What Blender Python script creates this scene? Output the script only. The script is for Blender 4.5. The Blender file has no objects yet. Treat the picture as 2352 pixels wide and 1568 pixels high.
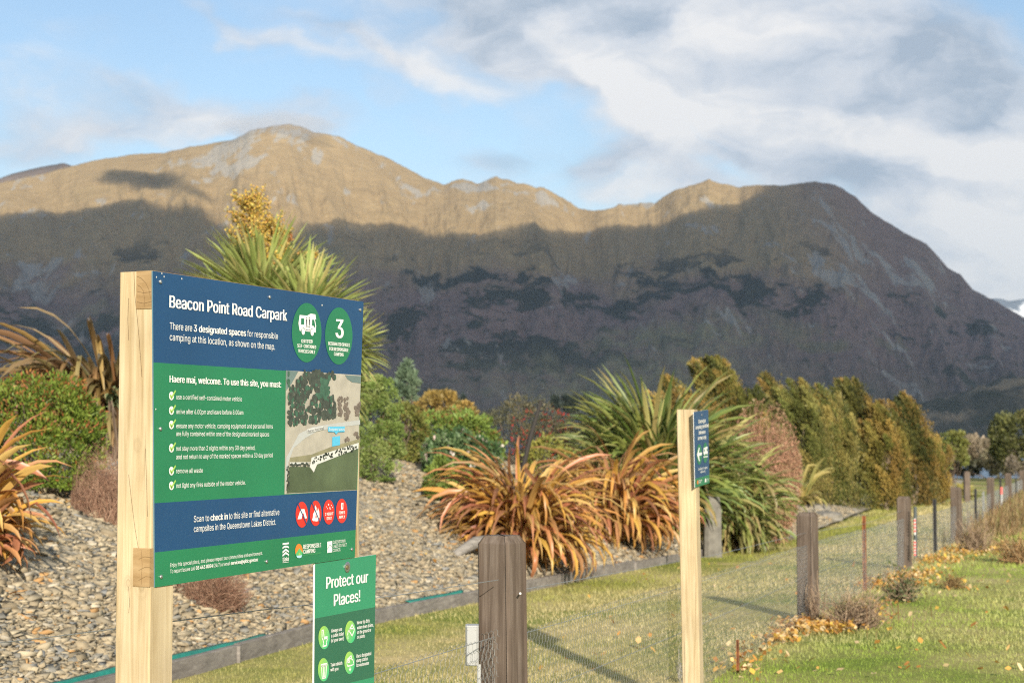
import bpy, math, random
import numpy as np
from mathutils import Vector

random.seed(7)
RNG = np.random.default_rng(11)
SC = bpy.context.scene
COL = SC.collection

# ------------------------------------------------------------------ camera
F_PX, CX, CY = 3850.0, 1176.0, 784.0          # focal length and centre in 2352 x 1568 photo pixels
HORIZON = 984.0
TH = math.atan((HORIZON - CY) / F_PX)
CAM = np.array([0.0, 0.0, 1.5])
cam_d = bpy.data.cameras.new('camera')
cam_d.sensor_width = 36.0
cam_d.lens = 36.0 * F_PX / 2352.0
cam_d.clip_start, cam_d.clip_end = 0.1, 80000.0
cam_d.dof.use_dof = True
cam_d.dof.focus_distance = 4.9
cam_d.dof.aperture_fstop = 6.4
cam_d.dof.aperture_blades = 7
cam = bpy.data.objects.new('camera', cam_d)
cam.location = CAM
cam.rotation_euler = (math.pi / 2 + TH, 0, 0)
COL.objects.link(cam)
SC.camera = cam

# ------------------------------------------------------------------ sun and sky
SUN_EL = math.radians(20.0)
SUN_AZ = math.radians(168.5)                  # clockwise from +Y: behind the camera, a little right
SUN = np.array([math.sin(SUN_AZ) * math.cos(SUN_EL), math.cos(SUN_AZ) * math.cos(SUN_EL), math.sin(SUN_EL)])
sun_d = bpy.data.lights.new('sun', 'SUN')
sun_d.energy = 4.9
sun_d.angle = math.radians(0.53)
sun_d.color = (1.0, 0.90, 0.74)
sun = bpy.data.objects.new('sun', sun_d)
sun.rotation_euler = Vector(-SUN).to_track_quat('-Z', 'Y').to_euler()
COL.objects.link(sun)

SC.view_settings.view_transform = 'Standard'
SC.view_settings.look = 'None'
SC.view_settings.exposure = 0.74
SC.view_settings.gamma = 1.0
SC.render.engine = 'CYCLES'
SC.cycles.use_denoising = False
SC.cycles.use_adaptive_sampling = False
SC.cycles.max_bounces = 6
SC.cycles.sample_clamp_indirect = 4.0
SC.cycles.diffuse_bounces = 3
SC.cycles.transparent_max_bounces = 8
SC.cycles.volume_bounces = 0
SC.cycles.filter_width = 1.1


def ray(X, Y):
    cx, cy = (X - CX) / F_PX, (CY - Y) / F_PX
    return np.array([cx, math.cos(TH) - cy * math.sin(TH), math.sin(TH) + cy * math.cos(TH)])


def at(X, Y, D):
    """world point seen at photo pixel X, Y at ground distance D along the view axis"""
    r = ray(X, Y)
    return CAM + r * (D / r[1])


def px_m(n, D):
    return n * D / F_PX


# world: Nishita sky with cloud banks set by direction
world = bpy.data.worlds.new('World')
SC.world = world
world.use_nodes = True
NT = world.node_tree
NT.nodes.clear()


def wn(kind, **kw):
    n = NT.nodes.new(kind)
    for k, v in kw.items():
        setattr(n, k, v)
    return n


def wl(a, b):
    NT.links.new(a, b)


def wmath(op, a, b=None, clamp=False):
    n = wn('ShaderNodeMath', operation=op)
    n.use_clamp = clamp
    for i, s in enumerate((a, b)):
        if s is None:
            continue
        if isinstance(s, (int, float)):
            n.inputs[i].default_value = s
        else:
            wl(s, n.inputs[i])
    return n.outputs[0]


sky = wn('ShaderNodeTexSky')
sky.sky_type = 'NISHITA'
sky.sun_disc = False
sky.sun_elevation = SUN_EL
sky.sun_rotation = SUN_AZ
sky.altitude = 300
sky.air_density = 1.0
sky.dust_density = 0.4
sky.ozone_density = 2.5
tc = wn('ShaderNodeTexCoord')
sep = wn('ShaderNodeSeparateXYZ')
wl(tc.outputs['Generated'], sep.inputs[0])
ysafe = wmath('MAXIMUM', wmath('ABSOLUTE', sep.outputs[1]), 0.12)
gx = wmath('DIVIDE', sep.outputs[0], ysafe)
gz = wmath('DIVIDE', sep.outputs[2], ysafe)
comb = wn('ShaderNodeCombineXYZ')
wl(gx, comb.inputs[0])
wl(gz, comb.inputs[1])
# streaky noise lying along the wind (falling to the right)
mp = wn('ShaderNodeMapping')
mp.inputs['Rotation'].default_value = (0, 0, math.radians(24))
mp.inputs['Scale'].default_value = (5.0, 13.0, 1)
wl(comb.outputs[0], mp.inputs[0])
nz = wn('ShaderNodeTexNoise')
nz.inputs['Scale'].default_value = 1.6
nz.inputs['Detail'].default_value = 9
nz.inputs['Roughness'].default_value = 0.55
nz.inputs['Distortion'].default_value = 0.35
wl(mp.outputs[0], nz.inputs['Vector'])
mp2 = wn('ShaderNodeMapping')
mp2.inputs['Location'].default_value = (4.2, 1.7, 0)
mp2.inputs['Scale'].default_value = (11.0, 17.0, 1)
wl(comb.outputs[0], mp2.inputs[0])
nz2 = wn('ShaderNodeTexNoise')
nz2.inputs['Scale'].default_value = 1.0
nz2.inputs['Detail'].default_value = 8
nz2.inputs['Roughness'].default_value = 0.52
wl(mp2.outputs[0], nz2.inputs['Vector'])
# warp of the direction coordinates so that cloud edges billow
wsub = wn('ShaderNodeVectorMath', operation='SUBTRACT')
wl(nz2.outputs['Color'], wsub.inputs[0])
wsub.inputs[1].default_value = (0.5, 0.5, 0.5)
wmul = wn('ShaderNodeVectorMath', operation='MULTIPLY')
wl(wsub.outputs[0], wmul.inputs[0])
wmul.inputs[1].default_value = (0.13, 0.085, 0)
wadd = wn('ShaderNodeVectorMath', operation='ADD')
wl(comb.outputs[0], wadd.inputs[0])
wl(wmul.outputs[0], wadd.inputs[1])
WARP = wadd.outputs[0]


def blob(X, Y, rx, ry, ang, w):
    """an elliptical cloud patch round the direction of photo pixel X, Y"""
    r = ray(X, Y)
    m = wn('ShaderNodeMapping', vector_type='TEXTURE')
    m.inputs['Location'].default_value = (r[0] / r[1], r[2] / r[1], 0)
    m.inputs['Rotation'].default_value = (0, 0, math.radians(-ang))
    m.inputs['Scale'].default_value = (rx / F_PX, ry / F_PX, 1)
    wl(WARP, m.inputs[0])
    ln = wn('ShaderNodeVectorMath', operation='LENGTH')
    wl(m.outputs[0], ln.inputs[0])
    mr = wn('ShaderNodeMapRange', interpolation_type='SMOOTHSTEP')
    mr.inputs['From Min'].default_value = 1.75
    mr.inputs['From Max'].default_value = 0.0
    mr.inputs['To Min'].default_value = 0.0
    mr.inputs['To Max'].default_value = w
    wl(ln.outputs['Value'], mr.inputs['Value'])
    return mr.outputs[0]


def total(blobs):
    s = None
    for b in blobs:
        o = blob(*b)
        s = o if s is None else wmath('ADD', s, o)
    return s


COVER = [(1560, 40, 700, 190, 4, 1.15), (1500, 130, 480, 120, 20, .5), (1180, 60, 300, 90, 15, .45), (1480, 250, 260, 150, 35, .95), (1950, 200, 560, 230, 10, 1.15), (2250, 520, 330, 300, 0, 1.2),
         (1960, 380, 420, 80, 14, .6), (1360, 370, 210, 90, 0, .75), (1130, 345, 120, 50, -10, .55), (1500, 440, 260, 60, 0, .45),
         (720, 105, 360, 44, 22, .5), (960, 150, 230, 56, 27, .75), (560, 40, 190, 26, 25, .5), (760, 60, 260, 22, 24, .4), (900, 230, 240, 20, 22, .35), (330, 60, 160, 20, 20, .3), (1120, 215, 130, 36, 25, .3),
         (310, 205, 190, 50, 3, .7), (500, 235, 210, 50, 8, .62), (110, 280, 280, 60, 4, .8), (80, 345, 240, 46, 0, .55),
         (450, 285, 330, 44, 0, .65), (780, 275, 120, 42, 8, .5), (190, 85, 85, 32, 10, .34), (640, 300, 140, 24, 0, .5), (2000, 700, 900, 260, 0, .7)]
HOLES = [(1265, 285, 120, 85, 0, .42), (1275, 405, 90, 60, 0, .4), (1590, 300, 120, 22, 18, .75), (1690, 395, 90, 26, 10, .5),
         (2345, 15, 100, 60, 30, .7), (1440, 415, 90, 26, 0, .4), (1060, 240, 160, 60, 20, .25)]
BRIGHT = [(1450, 240, 210, 120, 45, 1.0), (1400, 150, 120, 60, 40, .5), (1850, 250, 260, 60, 12, .2), (1680, 95, 170, 70, 0, .7), (2010, 300, 420, 52, 10, .6), (2260, 540, 260, 190, 0, 1.0),
          (970, 150, 160, 42, 27, .8), (720, 105, 280, 34, 22, .5), (110, 240, 200, 40, 0, .4), (1620, 330, 160, 70, 30, .55),
          (1900, 60, 260, 90, 0, .3), (470, 270, 330, 60, 0, .25), (1430, 455, 140, 40, 0, .5), (2300, 320, 220, 70, 5, .5), (2330, 220, 90, 110, 0, .3)]
DARK = [(2130, 185, 180, 75, -14, .5), (2190, 250, 120, 70, 0, .3), (1500, 70, 330, 90, 20, .42), (1180, 60, 300, 80, 15, .25), (2000, 30, 300, 50, 0, .2), (1330, 375, 230, 66, 0, .45), (1140, 340, 120, 55, -10, .5),
        (1860, 400, 330, 60, 8, .4), (2150, 430, 230, 45, 8, .42), (1240, 120, 240, 90, 10, .25), (300, 230, 300, 40, 0, .15), (1710, 350, 80, 24, 20, .3)]
cov = wmath('SUBTRACT', total(COVER), total(HOLES))
mxn = wmath('ADD', wmath('MULTIPLY', nz.outputs['Fac'], 0.9), wmath('MULTIPLY', nz2.outputs['Fac'], 0.7))
mp3 = wn('ShaderNodeMapping')
mp3.inputs['Location'].default_value = (1.3, 7.1, 0)
mp3.inputs['Rotation'].default_value = (0, 0, math.radians(20))
mp3.inputs['Scale'].default_value = (22.0, 44.0, 1)
wl(WARP, mp3.inputs[0])
nz3 = wn('ShaderNodeTexNoise')
nz3.inputs['Scale'].default_value = 1.0
nz3.inputs['Detail'].default_value = 10
nz3.inputs['Roughness'].default_value = 0.6
nz3.inputs['Distortion'].default_value = 0.25
wl(mp3.outputs[0], nz3.inputs['Vector'])
mxn = wmath('ADD', mxn, wmath('MULTIPLY', wmath('SUBTRACT', nz3.outputs['Fac'], 0.5), 0.75))
dens = wmath('ADD', cov, wmath('MULTIPLY', wmath('SUBTRACT', mxn, 0.80), .95))
mrd = wn('ShaderNodeMapRange', interpolation_type='SMOOTHSTEP')
mrd.inputs['From Min'].default_value = 0.0
mrd.inputs['From Max'].default_value = 1.4
mrd.inputs['To Max'].default_value = 0.97
wl(dens, mrd.inputs['Value'])
shade = wmath('MULTIPLY', wmath('SUBTRACT', total(BRIGHT), total(DARK)), 0.72)
shade = wmath('ADD', shade, wmath('MULTIPLY', wmath('SUBTRACT', nz2.outputs['Fac'], 0.5), 1.2))
shade = wmath('ADD', shade, wmath('MULTIPLY', wmath('SUBTRACT', nz.outputs['Fac'], 0.5), 1.3))
shade = wmath('ADD', shade, wmath('MULTIPLY', wmath('SUBTRACT', nz3.outputs['Fac'], 0.5), 1.5))
shade = wmath('ADD', shade, 0.45, clamp=True)
ramp = wn('ShaderNodeValToRGB')
ramp.color_ramp.elements[0].position = 0.0
ramp.color_ramp.elements[0].color = (3.0, 3.6, 4.4, 1)
ramp.color_ramp.elements[1].position = 1.0
ramp.color_ramp.elements[1].color = (6.7, 6.6, 6.55, 1)
e = ramp.color_ramp.elements.new(0.42)
e.color = (4.7, 5.05, 5.6, 1)
wl(shade, ramp.inputs[0])
skyg = wn('ShaderNodeMixRGB', blend_type='MULTIPLY')
skyg.inputs[0].default_value = 1.0
skyg.inputs[2].default_value = (1.22, 1.14, 1.06, 1)
wl(sky.outputs[0], skyg.inputs[1])
mixs = wn('ShaderNodeMixRGB')
wl(mrd.outputs[0], mixs.inputs[0])
wl(skyg.outputs[0], mixs.inputs[1])
wl(ramp.outputs[0], mixs.inputs[2])
bg = wn('ShaderNodeBackground')
bg.inputs['Strength'].default_value = 0.094
wl(mixs.outputs[0], bg.inputs['Color'])
wo = wn('ShaderNodeOutputWorld')
wl(bg.outputs[0], wo.inputs['Surface'])

# ------------------------------------------------------------------ helpers
BASE = {}


def thing(name, label, cat, base, group=None):
    o = bpy.data.objects.new(name, None)
    o.empty_display_size = 0.1
    o.location = tuple(base)
    o['label'] = label
    o['category'] = cat
    if group:
        o['group'] = group
    COL.objects.link(o)
    BASE[o.name] = np.array(base, float)
    return o


def tag(o, label=None, cat=None, group=None, kind=None):
    for k, v in (('label', label), ('category', cat), ('group', group), ('kind', kind)):
        if v:
            o[k] = v
    return o


def mk(name, V, faces, mats, parent=None, base=None, cols=None, mi=None, smooth=False):
    """one mesh object from world-space vertices; faces is a list or an (n, k) array"""
    V = np.asarray(V, float)
    if parent is not None:
        b = BASE[parent.name]
    else:
        b = np.zeros(3) if base is None else np.array(base, float)
    Vl = V - b
    me = bpy.data.meshes.new(name)
    if isinstance(faces, np.ndarray):
        n, k = faces.shape
        me.vertices.add(len(Vl))
        me.vertices.foreach_set('co', Vl.astype(np.float32).ravel())
        me.loops.add(n * k)
        me.loops.foreach_set('vertex_index', faces.astype(np.int32).ravel())
        me.polygons.add(n)
        me.polygons.foreach_set('loop_start', np.arange(0, n * k, k, dtype=np.int32))
        me.polygons.foreach_set('loop_total', np.full(n, k, dtype=np.int32))
        me.update(calc_edges=True)
    else:
        me.from_pydata([tuple(v) for v in Vl], [], [list(map(int, f)) for f in faces])
        me.update()
    if not isinstance(mats, (list, tuple)):
        mats = [mats]
    for m in mats:
        me.materials.append(m)
    if mi is not None:
        me.polygons.foreach_set('material_index', np.asarray(mi, dtype=np.int32))
    if cols is not None:
        a = me.color_attributes.new('Col', 'FLOAT_COLOR', 'POINT')
        c = np.ones((len(Vl), 4), np.float32)
        c[:, :3] = cols
        a.data.foreach_set('color', c.ravel())
    if smooth:
        me.polygons.foreach_set('use_smooth', np.ones(len(me.polygons), dtype=bool))
    o = bpy.data.objects.new(name, me)
    if parent is not None:
        o.parent = parent
    else:
        o.location = tuple(b)
    COL.objects.link(o)
    BASE[o.name] = b
    return o


class MB:
    """collects boxes, tubes and prisms into one mesh"""

    def __init__(s):
        s.V, s.F, s.M = [], [], []

    def add(s, V, F, m=0):
        k = len(s.V)
        s.V += [tuple(v) for v in V]
        s.F += [tuple(i + k for i in f) for f in F]
        s.M += [m] * len(F)

    def prism(s, ring, d, m=0):
        """a closed ring of points extruded by the vector d"""
        n = len(ring)
        V = [np.array(p, float) for p in ring] + [np.array(p, float) + d for p in ring]
        F = [tuple(range(n))[::-1], tuple(range(n, 2 * n))] + [(i, (i + 1) % n, n + (i + 1) % n, n + i) for i in range(n)]
        s.add(V, F, m)

    def loft(s, rings, m=0, cap=True):
        n = len(rings[0])
        V = [p for r in rings for p in r]
        F = []
        for k in range(len(rings) - 1):
            for i in range(n):
                F.append((k * n + i, k * n + (i + 1) % n, (k + 1) * n + (i + 1) % n, (k + 1) * n + i))
        if cap:
            F += [tuple(range(n))[::-1], tuple(range((len(rings) - 1) * n, len(rings) * n))]
        s.add(V, F, m)

    def tube(s, pts, rad, n=8, m=0):
        pts = [np.array(p, float) for p in pts]
        if not hasattr(rad, '__len__'):
            rad = [rad] * len(pts)
        rings = []
        for i, p in enumerate(pts):
            t = pts[min(i + 1, len(pts) - 1)] - pts[max(i - 1, 0)]
            t = t / (np.linalg.norm(t) + 1e-9)
            up = np.array([0, 0, 1.0]) if abs(t[2]) < .9 else np.array([1.0, 0, 0])
            a = np.cross(t, up)
            a /= np.linalg.norm(a)
            b = np.cross(a, t)
            rings.append([p + rad[i] * (math.cos(q) * a + math.sin(q) * b) for q in np.linspace(0, 2 * math.pi, n, endpoint=False)])
        s.loft(rings, m)

    def build(s, name, mats, parent=None, base=None, smooth=False):
        return mk(name, s.V, s.F, mats, parent, base, mi=s.M, smooth=smooth)


def vnoise(P, seed=0):
    """value noise of 2-D points, 0..1"""
    P = np.asarray(P, float)
    i = np.floor(P).astype(np.int64)
    f = P - i
    f = f * f * (3 - 2 * f)

    def h(x, y):
        n = (x * 374761393 + y * 668265263 + seed * 974711) & 0x7fffffff
        n = ((n ^ (n >> 13)) * 1274126177) & 0x7fffffff
        return ((n ^ (n >> 16)) & 0xffff) / 65535.0
    a, b = h(i[..., 0], i[..., 1]), h(i[..., 0] + 1, i[..., 1])
    c, d = h(i[..., 0], i[..., 1] + 1), h(i[..., 0] + 1, i[..., 1] + 1)
    return (a * (1 - f[..., 0]) + b * f[..., 0]) * (1 - f[..., 1]) + (c * (1 - f[..., 0]) + d * f[..., 0]) * f[..., 1]


def fbm(P, oct=5, seed=0, gain=.5, ridged=False):
    P = np.asarray(P, float)
    s, a, t = 0, 1.0, 0
    for k in range(oct):
        n = vnoise(P * 2 ** k + 17.3 * k, seed + k)
        if ridged:
            n = 1 - np.abs(2 * n - 1)
        s = s + a * n
        t += a
        a *= gain
    return s / t


# ------------------------------------------------------------------ materials
def material(name):
    m = bpy.data.materials.new(name)
    m.use_nodes = True
    nt = m.node_tree
    b = nt.nodes['Principled BSDF']
    return m, nt, b


def plain(name, col, rough=.5, metal=0.0, spec=.5, var=0.0, scale=20):
    m, nt, b = material(name)
    b.inputs['Base Color'].default_value = (*col, 1)
    b.inputs['Roughness'].default_value = rough
    b.inputs['Metallic'].default_value = metal
    b.inputs['Specular IOR Level'].default_value = spec
    if var:
        t = nt.nodes.new('ShaderNodeTexCoord')
        n = nt.nodes.new('ShaderNodeTexNoise')
        n.inputs['Scale'].default_value = scale
        n.inputs['Detail'].default_value = 6
        nt.links.new(t.outputs['Object'], n.inputs['Vector'])
        r = nt.nodes.new('ShaderNodeValToRGB')
        r.color_ramp.elements[0].position, r.color_ramp.elements[1].position = .3, .7
        r.color_ramp.elements[0].color = (*[c * (1 - var) for c in col], 1)
        r.color_ramp.elements[1].color = (*[min(1, c * (1 + var)) for c in col], 1)
        nt.links.new(n.outputs['Fac'], r.inputs[0])
        nt.links.new(r.outputs[0], b.inputs['Base Color'])
    return m


def leafmat(name, rough=.5, trans=.25, spec=.3):
    m, nt, b = material(name)
    a = nt.nodes.new('ShaderNodeVertexColor')
    a.layer_name = 'Col'
    nt.links.new(a.outputs[0], b.inputs['Base Color'])
    b.inputs['Roughness'].default_value = rough
    b.inputs['Specular IOR Level'].default_value = spec
    if trans:
        t = nt.nodes.new('ShaderNodeBsdfTranslucent')
        nt.links.new(a.outputs[0], t.inputs[0])
        x = nt.nodes.new('ShaderNodeMixShader')
        x.inputs[0].default_value = trans
        nt.links.new(b.outputs[0], x.inputs[1])
        nt.links.new(t.outputs[0], x.inputs[2])
        nt.links.new(x.outputs[0], nt.nodes['Material Output'].inputs[0])
    return m


def woodmat(name, c0, c1, c2, stretch=(22, 22, 1.1), rough=.75, bump=.25, crack=0.0, knots=()):
    """timber: streaks run along local z, with a few knots and dry cracks"""
    m, nt, b = material(name)
    N = nt.nodes.new
    t = N('ShaderNodeTexCoord')
    mp = N('ShaderNodeMapping')
    mp.inputs['Scale'].default_value = stretch
    nt.links.new(t.outputs['Object'], mp.inputs[0])
    n1 = N('ShaderNodeTexNoise')
    n1.inputs['Scale'].default_value = 2.2
    n1.inputs['Detail'].default_value = 8
    n1.inputs['Roughness'].default_value = .6
    n1.inputs['Distortion'].default_value = .6
    nt.links.new(mp.outputs[0], n1.inputs['Vector'])
    r = N('ShaderNodeValToRGB')
    cr = r.color_ramp
    cr.elements[0].position, cr.elements[0].color = .28, (*c0, 1)
    cr.elements[1].position, cr.elements[1].color = .72, (*c2, 1)
    e = cr.elements.new(.5)
    e.color = (*c1, 1)
    nt.links.new(n1.outputs['Fac'], r.inputs[0])
    out = r.outputs[0]
    n3 = N('ShaderNodeTexNoise')
    n3.inputs['Scale'].default_value = 3.0
    n3.inputs['Detail'].default_value = 4
    nt.links.new(t.outputs['Object'], n3.inputs['Vector'])
    mx = N('ShaderNodeMixRGB')
    mx.blend_type = 'OVERLAY'
    mx.inputs[0].default_value = .45
    nt.links.new(out, mx.inputs[1])
    nt.links.new(n3.outputs['Fac'], mx.inputs[2])
    out = mx.outputs[0]
    if crack:
        mc = N('ShaderNodeMapping')
        mc.inputs['Scale'].default_value = (stretch[0] * 1.6, stretch[1] * 1.6, stretch[2] * .7)
        nt.links.new(t.outputs['Object'], mc.inputs[0])
        nc = N('ShaderNodeTexNoise')
        nc.inputs['Scale'].default_value = 2.0
        nc.inputs['Detail'].default_value = 5
        nt.links.new(mc.outputs[0], nc.inputs['Vector'])
        mr = N('ShaderNodeMapRange')
        mr.inputs['From Min'].default_value = .36
        mr.inputs['From Max'].default_value = .30
        nt.links.new(nc.outputs['Fac'], mr.inputs['Value'])
        ml = N('ShaderNodeMath')
        ml.operation = 'MULTIPLY'
        ml.inputs[1].default_value = crack
        nt.links.new(mr.outputs[0], ml.inputs[0])
        mk_ = N('ShaderNodeMixRGB')
        mk_.inputs[2].default_value = (*[c * .35 for c in c0], 1)
        nt.links.new(ml.outputs[0], mk_.inputs[0])
        nt.links.new(out, mk_.inputs[1])
        out = mk_.outputs[0]
    for kx, ky, kz, kr in knots:
        sb_ = N('ShaderNodeVectorMath')
        sb_.operation = 'SUBTRACT'
        sb_.inputs[1].default_value = (kx, ky, kz)
        nt.links.new(t.outputs['Object'], sb_.inputs[0])
        sc_ = N('ShaderNodeVectorMath')
        sc_.operation = 'MULTIPLY'
        sc_.inputs[1].default_value = (1 / kr, 1 / kr, .62 / kr)
        nt.links.new(sb_.outputs[0], sc_.inputs[0])
        ln = N('ShaderNodeVectorMath')
        ln.operation = 'LENGTH'
        nt.links.new(sc_.outputs[0], ln.inputs[0])
        kr_ = N('ShaderNodeValToRGB')
        ke = kr_.color_ramp
        ke.elements[0].position, ke.elements[0].color = .0, (.3, .3, .3, 1)
        ke.elements[1].position, ke.elements[1].color = 1.0, (0, 0, 0, 1)
        for pos, v in ((.28, .2), (.38, .5), (.5, .12), (.7, .22), (.86, .06)):
            q = ke.elements.new(pos)
            q.color = (v, v, v, 1)
        nt.links.new(ln.outputs['Value'], kr_.inputs[0])
        km = N('ShaderNodeMixRGB')
        km.inputs[2].default_value = (*[c * .62 for c in c0], 1)
        nt.links.new(kr_.outputs[0], km.inputs[0])
        nt.links.new(out, km.inputs[1])
        out = km.outputs[0]
    nt.links.new(out, b.inputs['Base Color'])
    b.inputs['Roughness'].default_value = rough
    b.inputs['Specular IOR Level'].default_value = .25
    bp = N('ShaderNodeBump')
    bp.inputs['Strength'].default_value = bump
    bp.inputs['Distance'].default_value = .004
    nt.links.new(n1.outputs['Fac'], bp.inputs['Height'])
    nt.links.new(bp.outputs[0], b.inputs['Normal'])
    return m


M_PINE = woodmat('pale_pine', (.35, .255, .135), (.48, .38, .235), (.58, .485, .33), crack=.55)
M_PINE_END = woodmat('pine_end_grain', (.22, .14, .06), (.31, .205, .10), (.38, .27, .145), stretch=(3, 3, 16), crack=.2)
M_OLDWOOD = woodmat('weathered_brown_timber', (.075, .055, .042), (.125, .095, .075), (.185, .15, .125), crack=.7, bump=.6)
M_GREYWOOD = woodmat('grey_timber', (.14, .125, .115), (.21, .19, .175), (.29, .265, .24), stretch=(4, 4, 16), crack=.4, bump=.5)
M_DRIFT = woodmat('driftwood_grey', (.13, .12, .11), (.22, .205, .19), (.31, .29, .265), stretch=(3, 14, 14), crack=.6, bump=.6)
M_LEAF = leafmat('leaf', .5, .22, .3)
M_STRAP = leafmat('glossy_strap_leaf', .38, .25, .45)
M_GRASS = leafmat('grass_blade', .6, .3, .2)
M_DRYLEAF = leafmat('dry_leaf', .7, .25, .15)
M_TWIG = leafmat('twig', .8, 0, .15)
M_STONE = leafmat('stone_chip', .85, 0, .2)
M_BLUE = plain('sign_blue', (.010, .060, .160), .42, var=.10, scale=3)
M_GREEN = plain('sign_green', (.016, .185, .080), .42, var=.10, scale=3)
M_MINT = plain('sign_mint', (.035, .27, .14), .42, var=.05, scale=4)
M_DKGREEN = plain('sign_dark_green', (.028, .135, .08), .42, var=.05, scale=4)
M_WHITE = plain('print_white', (.84, .84, .82), .45)
M_BLACK = plain('print_dark', (.03, .035, .05), .5)
M_RED = plain('print_red', (.68, .035, .022), .45)
M_LIME = plain('print_lime', (.33, .55, .10), .45)
M_LIGHTGREEN = plain('print_light_green', (.10, .45, .17), .45)
M_ORANGE = plain('print_orange', (.75, .22, .03), .45)
M_SKYBLUE = plain('print_pale_blue', (.42, .70, .86), .45)
M_CYAN = plain('print_cyan', (.10, .48, .72), .45)
M_SAND = plain('print_sand', (.44, .405, .34), .45, var=.12, scale=25)
M_MAPTREE = plain('print_map_tree', (.055, .065, .05), .45, var=.4, scale=60)
M_MAPTREE2 = plain('print_map_brown_tree', (.17, .135, .11), .45, var=.3, scale=60)
M_MAPTREE3 = plain('print_map_green_tree', (.05, .12, .075), .45, var=.3, scale=60)
M_MAPROAD = plain('print_map_road', (.47, .48, .47), .45, var=.05)
M_MAPFIELD = plain('print_map_field', (.09, .12, .06), .45, var=.3, scale=9)
M_MAPVERGE = plain('print_map_verge', (.27, .25, .15), .45, var=.2, scale=20)
M_MAPLAKE = plain('print_map_lake', (.15, .21, .20), .45, var=.1)
M_PALE = plain('print_grey_white', (.66, .66, .63), .45)
M_EDGE = plain('panel_edge', (.72, .73, .72), .4)
M_STEEL = plain('galvanised_steel', (.42, .43, .43), .38, metal=.85)
M_WIRE = plain('fence_wire', (.34, .35, .35), .45, metal=.5)
M_GREYBOX = plain('grey_plastic', (.40, .41, .41), .5, var=.08, scale=15)
M_DKSTEEL = plain('dark_steel', (.05, .05, .052), .6, metal=.3, var=.3)
M_RUST = plain('rusty_steel', (.20, .075, .03), .85, var=.4, scale=18)
M_TEAL = plain('teal_weed_mat', (.012, .19, .15), .5, var=.25)
M_ROCK = plain('pale_schist', (.20, .185, .16), .85, var=.3, scale=6)
M_CONC = plain('grey_schist', (.17, .16, .14), .9, var=.3, scale=9)
M_PINK = plain('pink_tape', (.75, .16, .14), .5)

# ------------------------------------------------------------------ terrain functions
def base_z(y):
    y = np.asarray(y, float)
    z = .12 - .0225 * np.clip(y, -10, 30)
    z = z - .010 * np.clip(y - 30, 0, 60)
    z = z - .085 * np.clip(y - 90, 0, 360)
    z = z - .02 * np.clip(y - 450, 0, 700)
    return z


def ground_hit(X, Y):
    r = ray(X, Y)
    ys = np.linspace(6, 120, 6000)
    z = CAM[2] + r[2] / r[1] * ys
    k = np.argmax(z < base_z(ys))
    return np.array([r[0] / r[1] * ys[k], ys[k]])


EDGE_PX = [(470, 1545), (865, 1431), (1096, 1384), (1380, 1325), (1567, 1290), (1700, 1262), (1830, 1237)]
EDGE = [ground_hit(*p) for p in EDGE_PX]
d0 = (EDGE[2] - EDGE[0]) / np.linalg.norm(EDGE[2] - EDGE[0])
BEDLINE = [EDGE[0] - d0 * 14, EDGE[0] - d0 * 3] + EDGE + [ground_hit(1905, 1212), ground_hit(2010, 1168), ground_hit(2190, 1143), ground_hit(2215, 1105)]
BEDLINE = np.array(BEDLINE)


def bed_p(x, y):
    """signed distance to the left of the bed's edge"""
    x, y = np.atleast_1d(np.asarray(x, float)), np.atleast_1d(np.asarray(y, float))
    best = np.full(x.shape, 1e9)
    sgn = np.zeros(x.shape)
    for a, b in zip(BEDLINE[:-1], BEDLINE[1:]):
        d = b - a
        L = np.hypot(*d)
        t = np.clip(((x - a[0]) * d[0] + (y - a[1]) * d[1]) / L ** 2, 0, 1)
        dist = np.hypot(x - a[0] - t * d[0], y - a[1] - t * d[1])
        cr = d[0] * (y - a[1]) - d[1] * (x - a[0])
        m = dist < best - 1e-9
        best = np.where(m, dist, best)
        sgn = np.where(m, np.sign(cr), sgn)
    return best * sgn


def bank(p, y):
    s = np.clip(1 - (np.asarray(y, float) - 30) / 22, .2, 1)
    h = .06 + 2.05 * np.tanh(.46 * np.clip(p, 0, 60) / 2.05) * s
    h = h - 1.2 * np.clip((np.asarray(p, float) - 14) / 20, 0, 1)
    return h


def surf(x, y):
    p = bed_p(x, y)
    z = base_z(y)
    return np.where(p > 0, z + bank(p, y), z)


def hit(X, Y, y0=8.0):
    """where the sight line of a photo pixel meets the ground or the bank"""
    r = ray(X, Y)
    ys = np.linspace(y0, 100, 5000)
    xs = r[0] / r[1] * ys
    z = CAM[2] + r[2] / r[1] * ys
    k = int(np.argmax(z < surf(xs, ys)))
    return np.array([xs[k], ys[k], float(surf(xs[k], ys[k])[0])])
# ------------------------------------------------------------------ ground sheet, lake
def grid_faces(nu, nv):
    i = np.arange(nv - 1)[:, None] * nu + np.arange(nu - 1)[None, :]
    return np.stack([i, i + 1, i + nu + 1, i + nu], -1).reshape(-1, 4)


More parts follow.
